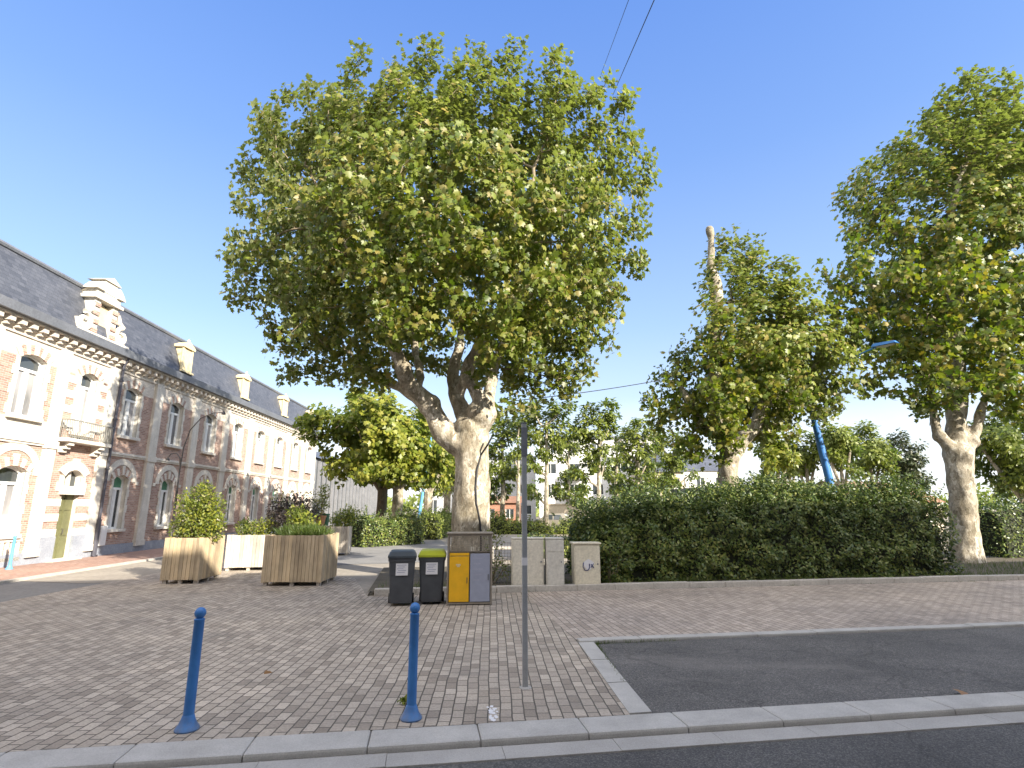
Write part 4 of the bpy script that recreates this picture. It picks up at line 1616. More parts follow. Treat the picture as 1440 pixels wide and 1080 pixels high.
# sign post seen from behind: plain galvanised pole
sp = empty('sign_post', (0.15, 6.88, 0), R(8), 'bare galvanised sign pole with a white sticker, rising from the paving', 'sign post')
mb = MB()
mb.bbox(-.031, .031, -.020, .020, -.05, 3.03, .008)
mb.build('pole', M['galv'], sp)
mb = MB()
mb.bbox(-.036, .036, -.025, .025, 3.03, 3.045, .004)
mb.box(-.039, .039, -.028, -.0205, 2.62, 2.98)
mb.build('bracket', M['zinc'], sp)
mb = MB()
mb.box(-.0325, .0325, -.0215, .0215, 1.33, 1.42)
mb.build('sticker', M['sticker'], sp)
mb = MB()
mb.lathe([(.075, 0.001), (.07, .008), (.05, .012)], 10)
mb.build('footing', M['channel'], sp)


def wheelie_bin(loc, rz, label, lid_mat, w=.56, d=.66, h=1.02, split=False):
    o = empty('wheelie_bin', loc, rz, label, 'bin', 'wheelie bins beside the cabinet')
    mb = MB()

    def ring(z, ww, dd, y):
        r = .05
        pts = []
        for cx, cy, a0 in ((ww / 2 - r, y + dd / 2 - r, 0), (-ww / 2 + r, y + dd / 2 - r, 90), (-ww / 2 + r, y - dd / 2 + r, 180), (ww / 2 - r, y - dd / 2 + r, 270)):
            for k in range(4):
                a = R(a0 + 30 * k)
                pts.append((cx + r * math.cos(a), cy + r * math.sin(a), z))
        return pts
    prof = [(.06, w * .80, d * .72, 0), (.10, w * .83, d * .75, 0), (.62, w * .91, d * .87, -.01), (.625, w * .925, d * .885, -.01), (h - .12, w * .97, d * .95, -.015), (h - .118, w * 1.03, d * 1.0, -.015), (h - .05, w * 1.03, d * 1.0, -.015)]
    vs = []
    for p in prof:
        vs += ring(*p)
    n = 16
    fs = [tuple(range(n - 1, -1, -1))]
    for i in range(len(prof) - 1):
        fs += [(i * n + k, i * n + (k + 1) % n, (i + 1) * n + (k + 1) % n, (i + 1) * n + k) for k in range(n)]
    fs.append(tuple((len(prof) - 1) * n + k for k in range(n)))
    mb.add(vs, fs)
    mb.build('body', M['bingrey'], o, True)
    mb = MB()
    # lid: shallow wedge with a raised centre
    a = ring(h - .049, w * 1.07, d * 1.06, -.02)
    b = ring(h - .01, w * 1.07, d * 1.06, -.02)
    c = ring(h + .06, w * .93, d * .86, .03)
    e = ring(h + .085, w * .80, d * .70, .04)
    vs = a + b + c + e
    fs = [tuple(range(n - 1, -1, -1))]
    for i in range(3):
        fs += [(i * n + k, i * n + (k + 1) % n, (i + 1) * n + (k + 1) % n, (i + 1) * n + k) for k in range(n)]
    fs.append(tuple(3 * n + k for k in range(n)))
    mb.add(vs, fs)
    mb.build('lid', M[lid_mat], o, True)
    mb = MB()
    mb.tube([(-w * .4, d / 2 + .02, h - .09), (-w * .4, d / 2 + .1, h - .06), (w * .4, d / 2 + .1, h - .06), (w * .4, d / 2 + .02, h - .09)], .016, 8)
    mb.build('handle', M['binlid'], o)
    for sx in (-1, 1):
        mb = MB()
        xf = Matrix.Translation((sx * w * .43, d * .34, .1)) @ Matrix.Rotation(R(90), 4, 'Y')
        mb.lathe([(.03, -.03), (.1, -.028), (.1, .028), (.03, .03)], 16, 0, xf)
        mb.build('wheel', M['rubber'], o)
    mb = MB()
    zc = h - .27
    y = -d * .475 - .012
    mb.box(-.125, .125, y - .006, y - .003, zc - .13, zc + .11)
    st = mb.build('sticker', M['sticker'], o)
    mb = MB()
    for k in range(5):
        mb.box(-.10 + .02 * (k % 2), .09 - .03 * (k % 3), y - .0085, y - .0065, zc + .07 - .036 * k, zc + .082 - .036 * k)
    mb.build('sticker_print', M['inkgrey'], st)
    return o


wheelie_bin((-2.36, 12.42, 0), R(10), 'dark grey wheelie bin with a dark lid and a white sticker', 'binlid')
wheelie_bin((-1.74, 12.62, 0), R(6), 'dark grey wheelie bin with a lime green lid beside the yellow door', 'limelid')

# cage style collection cabinet with a yellow and a grey door
cg = empty('collection_cabinet', (-0.93, 12.62, 0), R(5), 'brown framed mesh cabinet with one yellow and one grey door', 'cabinet')
W, D, H = .96, .62, 1.44
mb = MB()
for x in (-W / 2, W / 2 - .035):
    for y in (-D / 2, D / 2 - .035):
        mb.box(x, x + .035, y, y + .035, 0, H)
for z in (.0, .04):
    pass
for z in (.02, H - .04):
    mb.box(-W / 2 + .036, W / 2 - .036, -D / 2 + .001, -D / 2 + .034, z, z + .039)
    mb.box(-W / 2 + .036, W / 2 - .036, D / 2 - .034, D / 2 - .001, z, z + .039)
    for x in (-W / 2 + .001, W / 2 - .034):
        mb.box(x, x + .033, -D / 2 + .036, D / 2 - .036, z, z + .039)
mb.build('frame', M['cageframe'], cg)
mb = MB()
mb.bbox(-W / 2 - .025, W / 2 + .025, -D / 2 - .025, D / 2 + .025, H + .001, H + .03, .008)
mb.build('roof', M['cageframe'], cg)
mb = MB()
mb.box(-W / 2 + .036, W / 2 - .036, D / 2 - .03, D / 2 - .01, .06, 1.05)
mb.box(-W / 2 + .01, -W / 2 + .03, -D / 2 + .036, D / 2 - .036, .06, 1.1)
mb.box(W / 2 - .03, W / 2 - .01, -D / 2 + .036, D / 2 - .036, .06, 1.1)
mb.box(-W / 2 + .036, W / 2 - .036, -D / 2 + .04, D / 2 - .04, .025, .055)
mb.build('lining', M['cageframe'], cg)
mb = MB()
for k in range(24):
    x = -W / 2 + .05 + (W - .1) * k / 23
    mb.box(x - .004, x + .004, -D / 2 + .012, -D / 2 + .018, 1.06, H - .04)
for k in range(9):
    z = 1.08 + .036 * k
    mb.box(-W / 2 + .036, W / 2 - .036, -D / 2 + .019, -D / 2 + .024, z - .004, z + .004)
mb.build('mesh_panel', M['cageframe'], cg)
mb = MB()
mb.bbox(-W / 2 + .05, -.012, -D / 2 - .012, -D / 2 + .012, .07, .985, .006)
mb.box(-W / 2 + .05, -.012, -D / 2 - .005, -D / 2 + .02, 1.0, 1.055)
yd = mb.build('yellow_door', M['yellow'], cg)
mb = MB()
mb.box(-.06, -.045, -D / 2 - .03, -D / 2 - .0125, .44, .56)
mb.build('handle', M['dark_iron'], yd)
mb = MB()
mb.box(-.29, -.19, -D / 2 - .0145, -D / 2 - .0125, .80, .83)
mb.box(-.27, -.21, -D / 2 - .0145, -D / 2 - .0125, .77, .795)
mb.build('label_print', M['cream_wood'], yd)
mb = MB()
mb.bbox(.012, W / 2 - .05, -D / 2 - .012, -D / 2 + .012, .07, 1.04, .006)
gd = mb.build('grey_door', M['lilac'], cg)
mb = MB()
mb.box(W / 2 - .09, W / 2 - .075, -D / 2 - .03, -D / 2 - .0125, .50, .62)
mb.build('handle', M['dark_iron'], gd)
mb = MB()
for k, (a, b) in enumerate(((.06, .30), (.08, .24), (.06, .28), (.10, .26), (.07, .2))):
    mb.box(a, b, -D / 2 - .0145, -D / 2 - .0125, .93 - .11 * k, .955 - .11 * k)
mb.build('label_print', M['inkgrey'], gd)

# utility cabinets behind the bed kerb
def cabinet(name, label, x0, x1, y, h, m, depth=.4, rz=0.0, cap=.02, seam=None, door=True, round_=.02):
    w = x1 - x0
    o = empty(name, ((x0 + x1) / 2, y, .06), rz, label, 'utility cabinet', 'utility cabinets along the planting bed')
    mb = MB()
    mb.bbox(-w / 2, w / 2, 0, depth, 0, h - .045, round_)
    mb.build('body', M[m], o, True)
    mb = MB()
    mb.bbox(-w / 2 - cap, w / 2 + cap, -cap, depth + cap, h - .044, h, .015)
    mb.build('lid', M[m], o, True)
    if door:
        mb = MB()
        if seam:
            mb.bbox(-w / 2 + .025, w / 2 - .025, -.012, -.001, .06, seam - .006, .004)
            mb.bbox(-w / 2 + .025, w / 2 - .025, -.012, -.001, seam + .006, h - .06, .004)
        else:
            mb.bbox(-w / 2 + .03, w / 2 - .03, -.012, -.001, .07, h - .07, .004)
        d = mb.build('door', M[m], o)
        mb = MB()
        mb.lathe([(.018, 0), (.018, .012), (.012, .016)], 10, 0, Matrix.Translation((w / 2 - .07, -.0125, h * .52)) @ Matrix.Rotation(R(90), 4, 'X'))
        mb.build('lock', M['zinc'], d)
    return o


cabinet('utility_cabinet', 'wide pale beige utility cabinet behind the sign pole', 0.0, .80, 14.42, 1.20, 'cabinet', .38, R(3), .006)
cabinet('utility_cabinet', 'narrow pale grey utility cabinet with a seam across its door, touching the wide beige one', .855, 1.30, 14.36, 1.20, 'cabinet_grey', .42, R(3), .004, .86)
cc = cabinet('utility_cabinet', 'cream utility cabinet with a capped lid and a blue graffiti sticker, beside the hedge', 1.56, 2.22, 14.48, 1.08, 'cabinet_cream', .42, R(4), .035)
mb = MB()
pts = [(.03 + .13 * math.cos(t) * (1 + .15 * math.sin(3 * t)), -.0135, .55 + .12 * math.sin(t) * (1 + .12 * math.cos(4 * t))) for t in np.linspace(0, 5.9, 16)]
mb.poly(pts[::-1] if False else pts)
sk = mb.build('graffiti_sticker', M['sticker'], cc)
mb = MB()
mb.tube([(-.10, -.017, .60), (-.115, -.017, .50), (-.07, -.017, .42), (.0, -.017, .41), (.045, -.017, .46), (.05, -.017, .57)], .012, 5)
mb.tube([(.09, -.017, .56), (.16, -.017, .47)], .013, 5)
mb.tube([(.155, -.017, .57), (.085, -.017, .48)], .010, 5)
mb.build('graffiti_stroke', M['ink'], sk)

# low wire fence between the cage and the cabinets, behind the kerb
wf = empty('wire_fence', (-.75, 15.0, .07), R(6), 'low wire mesh fence in the gap between the cage and the beige cabinets', 'fence')
mb = MB()
for k in range(20):
    x = k * .08
    mb.tube([(x, 0, 0), (x, 0, 1.05)], .004, 4)
for k in range(12):
    mb.tube([(0, .004, .06 + .088 * k), (1.52, .004, .06 + .088 * k)], .004, 4)
mb.build('mesh', M['cageframe'], wf)
for x in (0, 1.52):
    mb = MB()
    mb.tube([(x, .02, 0), (x, .02, 1.12)], .02, 6)
    mb.build('post', M['cageframe'], wf)


# ------------------------------------------------------------------ planters
def planter(name, label, A, B, dep, h, mat='wood', group='wooden plank planters on the square'):
    """A->B is the bottom of the front face (world xy), dep the depth"""
    A, B = Vector(A), Vector(B)
    w = (B - A).length
    o = empty(name, (A.x, A.y, 0), math.atan2(B.y - A.y, B.x - A.x), label, 'planter', group)
    z0 = .10

    def side(n, f, post=False):
        mb = MB()
        bw = .098
        k = max(3, round(n / bw))
        bw = n / k
        for i in range(k):
            j = random.uniform(-.004, .004)
            mb.box(*f(i * bw + .004, (i + 1) * bw - .004, j), z0 + random.uniform(0, .006), h + random.uniform(-.006, .006))
        mb.build('side_panel', M[mat], o)
    t = .028
    side(w, lambda a, b, j: (a, b, -t + j, j))
    side(w, lambda a, b, j: (a, b, dep + j, dep + t + j))
    side(dep, lambda a, b, j: (-t + j, j, a, b))
    side(dep, lambda a, b, j: (w + j, w + t + j, a, b))
    for x, y in ((-.035, -.04), (w - .045, -.04), (-.035, dep - .045), (w - .045, dep - .045)):
        mb = MB()
        mb.box(x, x + .08, y, y + .08, z0 - .01, h + .012)
        mb.build('corner_post', M[mat], o)
    mb = MB()
    for x in (.0, w / 2 - .05, w - .1):
        for y in (.02, dep / 2 - .05, dep - .12):
            mb.box(x, x + .1, y, y + .1, 0, z0 - .015)
        mb.box(x, x + .1, .0, dep, z0 - .0145, z0 - .001)
    mb.build('pallet_feet', M['wood_grey'], o)
    mb = MB()
    mb.box(.002, w - .002, .002, dep - .002, h - .3, h - .07)
    mb.build('soil', M['soil'], o)
    return o


planter('planter', 'pale plank planter holding the big leafy shrub, nearest the brick building', (-9.42, 15.62), (-8.50, 15.66), 1.28, 1.19)
planter('planter', 'brown plank planter filled with low green grass, nearest the wheelie bins', (-6.52, 15.20), (-5.03, 15.22), 1.30, 1.28)
planter('planter', 'whitish plank planter standing in the sun between the two nearer planters', (-9.3, 18.75), (-7.95, 19.0), 1.2, 1.12, 'wood_grey')
planter('planter', 'small weathered planter standing beside the low hedge, farthest of the planters', (-8.05, 24.6), (-7.1, 24.75), .95, 1.2, 'wood_grey')
planter('planter', 'tall narrow plank planter with terracotta pot on top, behind the grass filled planter', (-7.0, 20.0), (-6.62, 20.02), .8, 1.35)
# pots on the narrow planter
mb = MB()
mb.lathe([(.13, 0), (.18, .3), (.195, .3), (.195, .36), (.165, .36), (.15, .28)], 16)
o = mb.build('flower_pot', M['terracotta'], None, True, (-6.81, 20.18, 1.365))
tag(o, 'round terracotta pot standing on the tall narrow planter', 'pot')
mb = MB()
mb.lathe([(.14, 0), (.17, .38), (.185, .38), (.185, .42), (.155, .42), (.14, .3)], 16)
o = mb.build('flower_pot', M['greenpot'], None, True, (-6.81, 20.62, 1.365))
tag(o, 'dark green pot standing behind the terracotta pot', 'pot')

# plants in the planters
plant('shrub', 'tall bushy yellow green shrub growing in the pale plank planter', (-8.95, 16.2, 1.1),
      [((0, 0, .55), (.62, .5, .6)), ((-.3, 0, .95), (.4, .4, .5)), ((.25, .1, .9), (.42, .4, .45)), ((.05, 0, 1.3), (.3, .3, .38)), ((.4, 0, .35), (.4, .4, .4)), ((-.45, .1, .3), (.35, .4, .4))],
      5200, .085, M['leaf_lime'], 'shrub', 16, flowers=(14, .05, M['petal']))
plant('grass_clump', 'dense low green grass filling the brown plank planter', (-5.78, 15.9, 1.2),
      [((0, 0, .06), (.74, .62, .13)), ((-.4, 0, .1), (.3, .4, .13)), ((.2, -.1, .1), (.4, .4, .14))], 5200, .20, M['leaf_grass'], 'grass', 6, tpl=(BLADE_V, BLADE_F), up=1.2)
plant('purple_shrub', 'dark purple leaved shrub behind the grass filled planter', (-7.55, 19.5, 1.06),
      [((-.1, 0, .55), (.75, .55, .55)), ((.45, 0, .75), (.5, .4, .5)), ((-.5, 0, .85), (.4, .4, .45)), ((.1, 0, 1.05), (.45, .4, .4))], 4200, .08, M['leaf_red'], 'shrub', 10)
plant('low_shrub', 'low light green shrub in the whitish sunlit planter', (-8.75, 19.45, 1.06),
      [((0, 0, .2), (.65, .5, .35)), ((.45, 0, .35), (.35, .35, .4)), ((-.4, 0, .3), (.3, .3, .35))], 1900, .08, M['leaf_lime'], 'shrub', 6)
plant('rose_bush', 'loose flowering bush with pale pink blooms behind the purple shrub', (-7.6, 20.5, .0),
      [((0, 0, 1.5), (.7, .5, .6)), ((.5, 0, 2.2), (.45, .3, .45)), ((-.7, 0, 2.2), (.5, .3, .4)), ((0, 0, .8), (.6, .45, .6))], 2200, .075, M['leaf'], 'bush', 16, flowers=(26, .09, M['petal']))
plant('lime_plant', 'bright lime green leafy plant beside the terracotta pot', (-6.75, 18.6, 0.0),
      [((0, 0, 1.35), (.5, .4, .5)), ((-.3, 0, 1.75), (.35, .3, .35)), ((.2, 0, .7), (.3, .3, .7))], 1700, .11, M['leaf_lime'], 'plant', 10)
plant('flowering_plant', 'tall pale flowering stems rising above the terracotta pot', (-6.81, 20.18, 1.64),
      [((0, 0, .45), (.26, .25, .4)), ((.05, 0, .95), (.2, .2, .3))], 420, .08, M['leaf_lime'], 'plant', 8, flowers=(26, .08, M['petal']))
plant('ochre_bush', 'yellowish bush growing in the farthest small planter', (-7.55, 25.2, 1.13),
      [((0, 0, .35), (.55, .45, .45)), ((.3, 0, .6), (.35, .3, .4))], 1400, .10, M['leaf_lime'], 'bush', 8)
# weeds by the pole-side bollard
pl = plant('weed_tuft', 'small green weed tuft on the setts behind the right hand bollard', (-1.10, 6.34, 0),
           [((0, 0, .02), (.09, .05, .03))], 60, .05, M['leaf_lime'], 'weed', 2, up=.5)
# fallen leaves
for (u, v, z, lab) in ((372, 947, 0, 'red brown fallen leaf lying on the setts between the bollards'), (546, 1054, -.115, 'yellow brown fallen leaf lying in the gutter below the kerb'), (1348, 975, .01, 'large brown fallen leaf lying on the kerb of the parking bay')):
    k = -(v - 540) / F_PX
    dy, dz = math.cos(PITCH) - k * math.sin(PITCH), math.sin(PITCH) + k * math.cos(PITCH)
    t = (z - CAM_H) / dz
    P = np.array([[(u - 720) / F_PX * t, dy * t, z + .02]])
    o = leaves('fallen_leaf', P, np.array([[.2, -.3, 1.0]]), np.array([[1.0, .2, .1]]), np.array([.10 if v < 950 else .15]), (PLANE_V, PLANE_F), M['leaf_brown'])
    tag(o, lab, 'leaf', 'fallen leaves')

# ------------------------------------------------------------------ arched lamp in front of the brick building
al = empty('arched_lamp', (-12.3, 20.6, 0), 0, 'slim dark post with two arched arms behind the leafy shrub', 'street lamp')
mb = MB()
mb.lathe([(.09, 0), (.09, .5), (.05, .55), (.045, 2.6), (.05, 2.62)], 12)
mb.tube([(0, 0, 2.6), (0, 0, 3.4), (.04, 0, 4.2), (.2, 0, 4.85), (.55, 0, 5.3), (1.0, 0, 5.5), (1.35, 0, 5.52)], [.028, .026, .024, .021, .019, .017, .015], 8)
mb.tube([(0, 0, 3.5), (-.05, 0, 3.8), (-.2, 0, 3.98), (-.4, 0, 3.95), (-.5, 0, 3.8)], [.028, .026, .024, .022, .02], 8)
mb.build('post', M['dark_iron'], al, True)
for p, s_ in (((1.38, 0, 5.49), .5), ((-.5, 0, 3.76), .45)):
    mb = MB()
    mb.lathe([(.16 * s_, -.05), (.14 * s_, 0), (.06 * s_, .07), (.02, .1)], 12, 0, Matrix.Translation(p))
    mb.build('lamp_head', M['dark_iron'], al, True)


# blue leaning lamp posts
def lamp_post(label, foot, top, arm_end, r=.13, m='blue'):
    o = empty('lamp_post', tuple(foot), 0, label, 'street lamp', 'blue leaning lamp posts')
    f, t, e = Vector(foot), Vector(top), Vector(arm_end)
    mb = MB()
    mb.tube([(0, 0, 0), tuple((t - f) * .5), tuple(t - f)], [r, r * .85, r * .6], 14)
    mb.lathe([(r * 1.7, -.02), (r * 1.7, .04), (r * 1.1, .08)], 14)
    mb.build('post', M[m], o, True)
    mb = MB()
    a = t - f - (t - f) * .12
    mid = (a + (e - f)) * .5 + Vector((0, 0, .5))
    mb.tube([tuple(a), tuple(mid), tuple(e - f)], [.04, .035, .03], 8)
    mb.build('arm', M[m], o, True)
    mb = MB()
    d = (e - t)
    d.z = 0
    d.normalize()
    c = e - f + d * .3
    xf = Matrix.Translation(c) @ Matrix.Rotation(math.atan2(d.y, d.x), 4, 'Z')
    mb.add([(-.4, -.16, 0), (.42, -.13, -.02), (.42, .13, -.02), (-.4, .16, 0), (-.34, -.11, .12), (.34, -.08, .08), (.34, .08, .08), (-.34, .11, .12)], [(3, 2, 1, 0), (4, 5, 6, 7), (0, 1, 5, 4), (1, 2, 6, 5), (2, 3, 7, 6), (3, 0, 4, 7)], 0, xf)
    lh = mb.build('lamp_head', M[m], o)
    mb = MB()
    mb.add([(-.3, -.11, -.012), (.34, -.09, -.032), (.34, .09, -.032), (-.3, .11, -.012), (0, 0, -.10)], [(1, 0, 4), (2, 1, 4), (3, 2, 4), (0, 3, 4)], 0, xf)
    mb.build('diffuser', M['lampglass'], lh)
    return o


q0, q1 = at(1170, 690, 21.8), at(1145, 590, 21.8)
LF, LT = q0 - (q1 - q0) * (q0.z / (q1.z - q0.z)), q0 + (q1 - q0) * ((7.0 - q0.z) / (q1.z - q0.z))
lamp_post('thick blue lamp post leaning left behind the long hedge', LF, LT, tuple(at(1232, 488, 19.3)), .17)
lamp_post('pale blue lamp post in the distance beside the row of trees', (-6.9, 41, 0), (-6.0, 41, 7.2), (-4.2, 40, 7.6), .12, 'paleblue')

# ------------------------------------------------------------------ overhead cables
def cable(label, pts, r=.012):
    mb = MB()
    mb.tube(pts, r, 5)
    o = mb.build('overhead_cable', M['wire'])
    tag(o, label, 'cable', 'overhead cables')


def sag(a, b, k, s):
    a, b = Vector(a), Vector(b)
    return [a.lerp(b, i / k) - Vector((0, 0, s * 4 * (i / k) * (1 - i / k))) for i in range(k + 1)]


e0, e1 = at(920, 0, 9.0), at(873, 108, 15.0)
dv = (e1 - e0)
cable('longer dark cable from the right side of the big crown to the top edge', [e0 - dv * 1.6, e0, e1, e1 + dv * .45], .011)
e0, e1 = at(884, 0, 11.0), at(858, 70, 15.0)
dv = (e1 - e0)
cable('fainter dark cable left of the other at the top edge, behind the big tree', [e0 - dv * 2.2, e0, e1, e1 + dv * .8], .008)
cable('dark cable hanging between the big tree and the half cut tree', sag(at(700, 566, 16.5), at(1000, 520, 21.5), 12, .12), .014)

# ------------------------------------------------------------------ far vehicles
def car(name, label, loc, rz, m, van=False, cat='car'):
    o = empty(name, loc, rz, label, cat)
    L_, W_, Hh = (4.9, 1.9, 1.9) if van else (4.1, 1.7, 1.48)
    if van:
        prof = [(-2.4, .3), (2.4, .3), (2.42, .8), (2.1, 1.05), (1.5, 1.8), (1.3, 1.9), (-2.3, 1.9), (-2.42, 1.7), (-2.45, .6)]
        glass = [(-1.9, -.9), (-.8, .2), (.3, 1.2)]
        zt, zb = 1.72, 1.12
    else:
        prof = [(-2.0, .28), (2.0, .28), (2.06, .55), (1.95, .78), (1.05, .92), (.45, 1.4), (.2, 1.48), (-1.1, 1.48), (-1.3, 1.44), (-1.85, .98), (-2.03, .9), (-2.06, .5)]
        glass = [(-1.25, -.35), (-.27, .62)]
        zt, zb = 1.38, .95
    n = len(prof)

    def wy(z):
        return W_ / 2 if z < .95 else W_ / 2 - (z - .95) * .28
    vs = [(x, -wy(z), z) for x, z in prof] + [(x, wy(z), z) for x, z in prof]
    mb = MB()
    mb.add(vs, [tuple(range(n)), tuple(range(2 * n - 1, n - 1, -1))] + [(i + n, (i + 1) % n + n, (i + 1) % n, i) for i in range(n)])
    mb.build('body', M[m], o)
    for sgn in (-1, 1):
        for a, b in glass:
            mb = MB()
            q = [(a, zb), (b, zb), (b - (.36 if b > .4 and not van else .04), zt), (a + (.28 if a < -1 and not van else .04), zt)]
            q = [(x, sgn * (wy(z) + .006), z) for x, z in q]
            mb.poly(q if sgn < 0 else q[::-1])
            mb.build('window', M['darkglass'], o)
    for x in ((-1.5, 1.55) if van else (-1.25, 1.3)):
        for sgn in (-1, 1):
            mb = MB()
            xf = Matrix.Translation((x, sgn * (W_ / 2 - .08), .31)) @ Matrix.Rotation(R(90), 4, 'X')
            mb.lathe([(.2, -.1), (.31, -.09), (.31, .09), (.2, .1)], 16, 0, xf)
            w = mb.build('wheel', M['rubber'], o)
            mb = MB()
            mb.lathe([(.05, -.104), (.19, -.103), (.19, .103), (.05, .104)], 12, 0, xf)
            mb.build('rim', M['galv'], w)
    mb = MB()
    e = 2.07 if not van else 2.43
    for sgn in (-1, 1):
        mb.box(e - .12, e + .005, sgn * (W_ / 2 - .3) - .14, sgn * (W_ / 2 - .3) + .14, .60, .74)
    mb.build('headlight', M['lampglass'], o)
    return o


car('parked_car', 'small beige parked car in the distance right of the sign pole', (3.7, 52, 0), R(160), 'carbeige')
car('parked_van', 'pale van with dark windows seen over the long hedge', (18.2, 38, 0), R(20), 'carwhite', True, 'van')

# ------------------------------------------------------------------ far buildings
b = block('apartment_block', 'white apartment block with balconies behind the pollard trees right of the sign pole', (4.0, 82, 0), R(-4), 17, 10, 12.0, 4, 5, 'render_white', 'zinc', 0, 1.6, 1.5)
balconies(b, 17, 12, 4, 5, [(1, 1), (1, 2), (3, 1), (3, 2), (3, 3)])
block('apartment_block', 'grey rendered apartment block directly behind the sign pole', (-5.5, 88, 0), R(-2), 9.2, 10, 9.6, 3, 3, 'render_grey', 'zinc', 0, 1.8, 1.4)
block('tan_house', 'narrow tan gabled house between the white buildings', (16.3, 66, 0), R(6), 4.2, 7, 6.3, 2, 2, 'render_tan', 'slate', 2.0, 1.0, 1.3, 'house')
b = block('white_house', 'white house with a grey roof seen left of the half cut tree', (18.5, 74, 0), R(8), 11, 9, 7.0, 2, 4, 'render_white', 'slate', 2.6, 1.2, 1.3, 'house')
block('brick_house', 'low red brick house beyond the trunk of the big tree', (-3.4, 62, 0), R(-3), 4.2, 6, 2.6, 1, 2, 'redbrick', 'tile', .7, .9, 1.0, 'house')
block('tiled_house', 'low house with brown tiled roof behind the hedge, left of the right hand tree', (28.5, 46, 0), R(18), 9, 7, 2.6, 1, 4, 'render_tan', 'tile', 1.7, 1.1, 1.1, 'house')
block('pale_house', 'low pale house with a flat roof behind the half cut tree', (15.5, 46, 0), R(6), 6.5, 6, 3.3, 1, 3, 'render_white', 'zinc', 0, 1.0, 1.0, 'house')
block('blue_hall', 'pale blue grey hall at the far end of the tree row', (-14, 92, 0), 0, 9, 8, 8.5, 2, 4, 'render_grey', 'zinc', 0, 1.3, 2.0)
w = MB()
w.box(0, 13, 0, .4, -.1, 2.3)
w.box(-.1, 13.1, -.08, .48, 2.301, 2.42)
o = w.build('boundary_wall', M['render_tan'], None, False, (3.6, 60, 0))
tag(o, 'long low tan boundary wall beyond the parked car', 'wall')
# low stone bench slab behind the big trunk
bn = empty('stone_bench', (-.2, 22.5, 0), R(4), 'low pale stone bench right of the big trunk, beyond the wire fence', 'bench')
mb = MB()
mb.bbox(-.9, .9, -.25, .25, .42, .52, .02)
mb.build('seat', M['bedkerb'], bn)
for x in (-.65, .65):
    mb = MB()
    mb.bbox(x - .12, x + .12, -.2, .2, 0, .419, .02)
    mb.build('leg', M['bedkerb'], bn)

# ================================================================== TREES
def lim(lst, Y0, dY=0.0):
    """limb traced from the photo: (u, v, radius[, extra depth])"""
    out = []
    for q in lst:
        p = at(q[0], q[1], Y0 + (q[3] if len(q) > 3 else dY))
        out.append((p.x, p.y, p.z, q[2]))
    return out


def blob(u, v, r, Y, flat=0.85):
    p = at(u, v, Y)
    rr = r * pxm(v, Y)
    return (tuple(p), (rr, rr * flat, rr))


Y = 16.0
b0 = at(661, 760, Y)
tr = [(b0.x, Y, -.1, .72), (b0.x, Y, .35, .60), (b0.x + .02, Y, 1.1, .555)] + lim([(662, 720, .53), (664, 670, .50), (664, 630, .52), (663, 612, .50)], Y)
limbs = [tr,
         lim([(663, 630, .40), (640, 622, .38), (617, 597, .33), (601, 566, .30), (574, 542, .27, -.4), (566, 519, .22, -.7), (554, 490, .18, -1), (545, 462, .14, -1.2), (520, 420, .09, -1.6)], Y),
         lim([(601, 566, .20), (570, 548, .17, .3), (538, 533, .13, .8), (500, 505, .08, 1.4), (470, 470, .05, 2.0)], Y),
         lim([(585, 552, .15), (592, 528, .13, .5), (585, 500, .10, 1.2), (582, 460, .07, 2)], Y),
         lim([(668, 610, .34), (652, 580, .27, .3), (640, 552, .22, .5), (638, 520, .17, .6), (645, 488, .15, .6), (648, 462, .12, .6), (642, 430, .09, .8), (630, 390, .06, 1)], Y),
         lim([(645, 560, .15, .5), (655, 525, .18, 0), (670, 490, .165, -.4), (697, 450, .14, -.9), (721, 425, .11, -1.3), (748, 413, .07, -1.7)], Y),
         lim([(716, 432, .10, -1.2), (721, 405, .10, -1.3), (730, 370, .07, -1.0), (738, 330, .04, -.4)], Y),
         lim([(668, 606, .36), (682, 580, .32, -.1), (676, 560, .25, -.3), (662, 538, .14, -.6)], Y),
         lim([(680, 585, .30), (688, 552, .20, .6), (695, 515, .16, 1.0), (710, 482, .13, 1.4), (735, 440, .09, 2.0), (765, 400, .06, 2.4)], Y),
         lim([(540, 455, .10, -1.2), (520, 400, .085, -1.3), (490, 355, .06, -1.0), (470, 300, .05, -.5)], Y),
         lim([(648, 462, .10, .6), (625, 400, .08, 1.6), (600, 330, .06, 2.5)], Y),
         ]
kn = [(tuple(at(676, 582, Y - .12)), .46), (tuple(at(662, 602, Y)), .50), (tuple(at(604, 570, Y)), .36), (tuple(at(658, 536, Y - .6)), .19), (tuple(at(566, 520, Y - .7)), .26), (tuple(at(648, 462, Y + .6)), .17)]
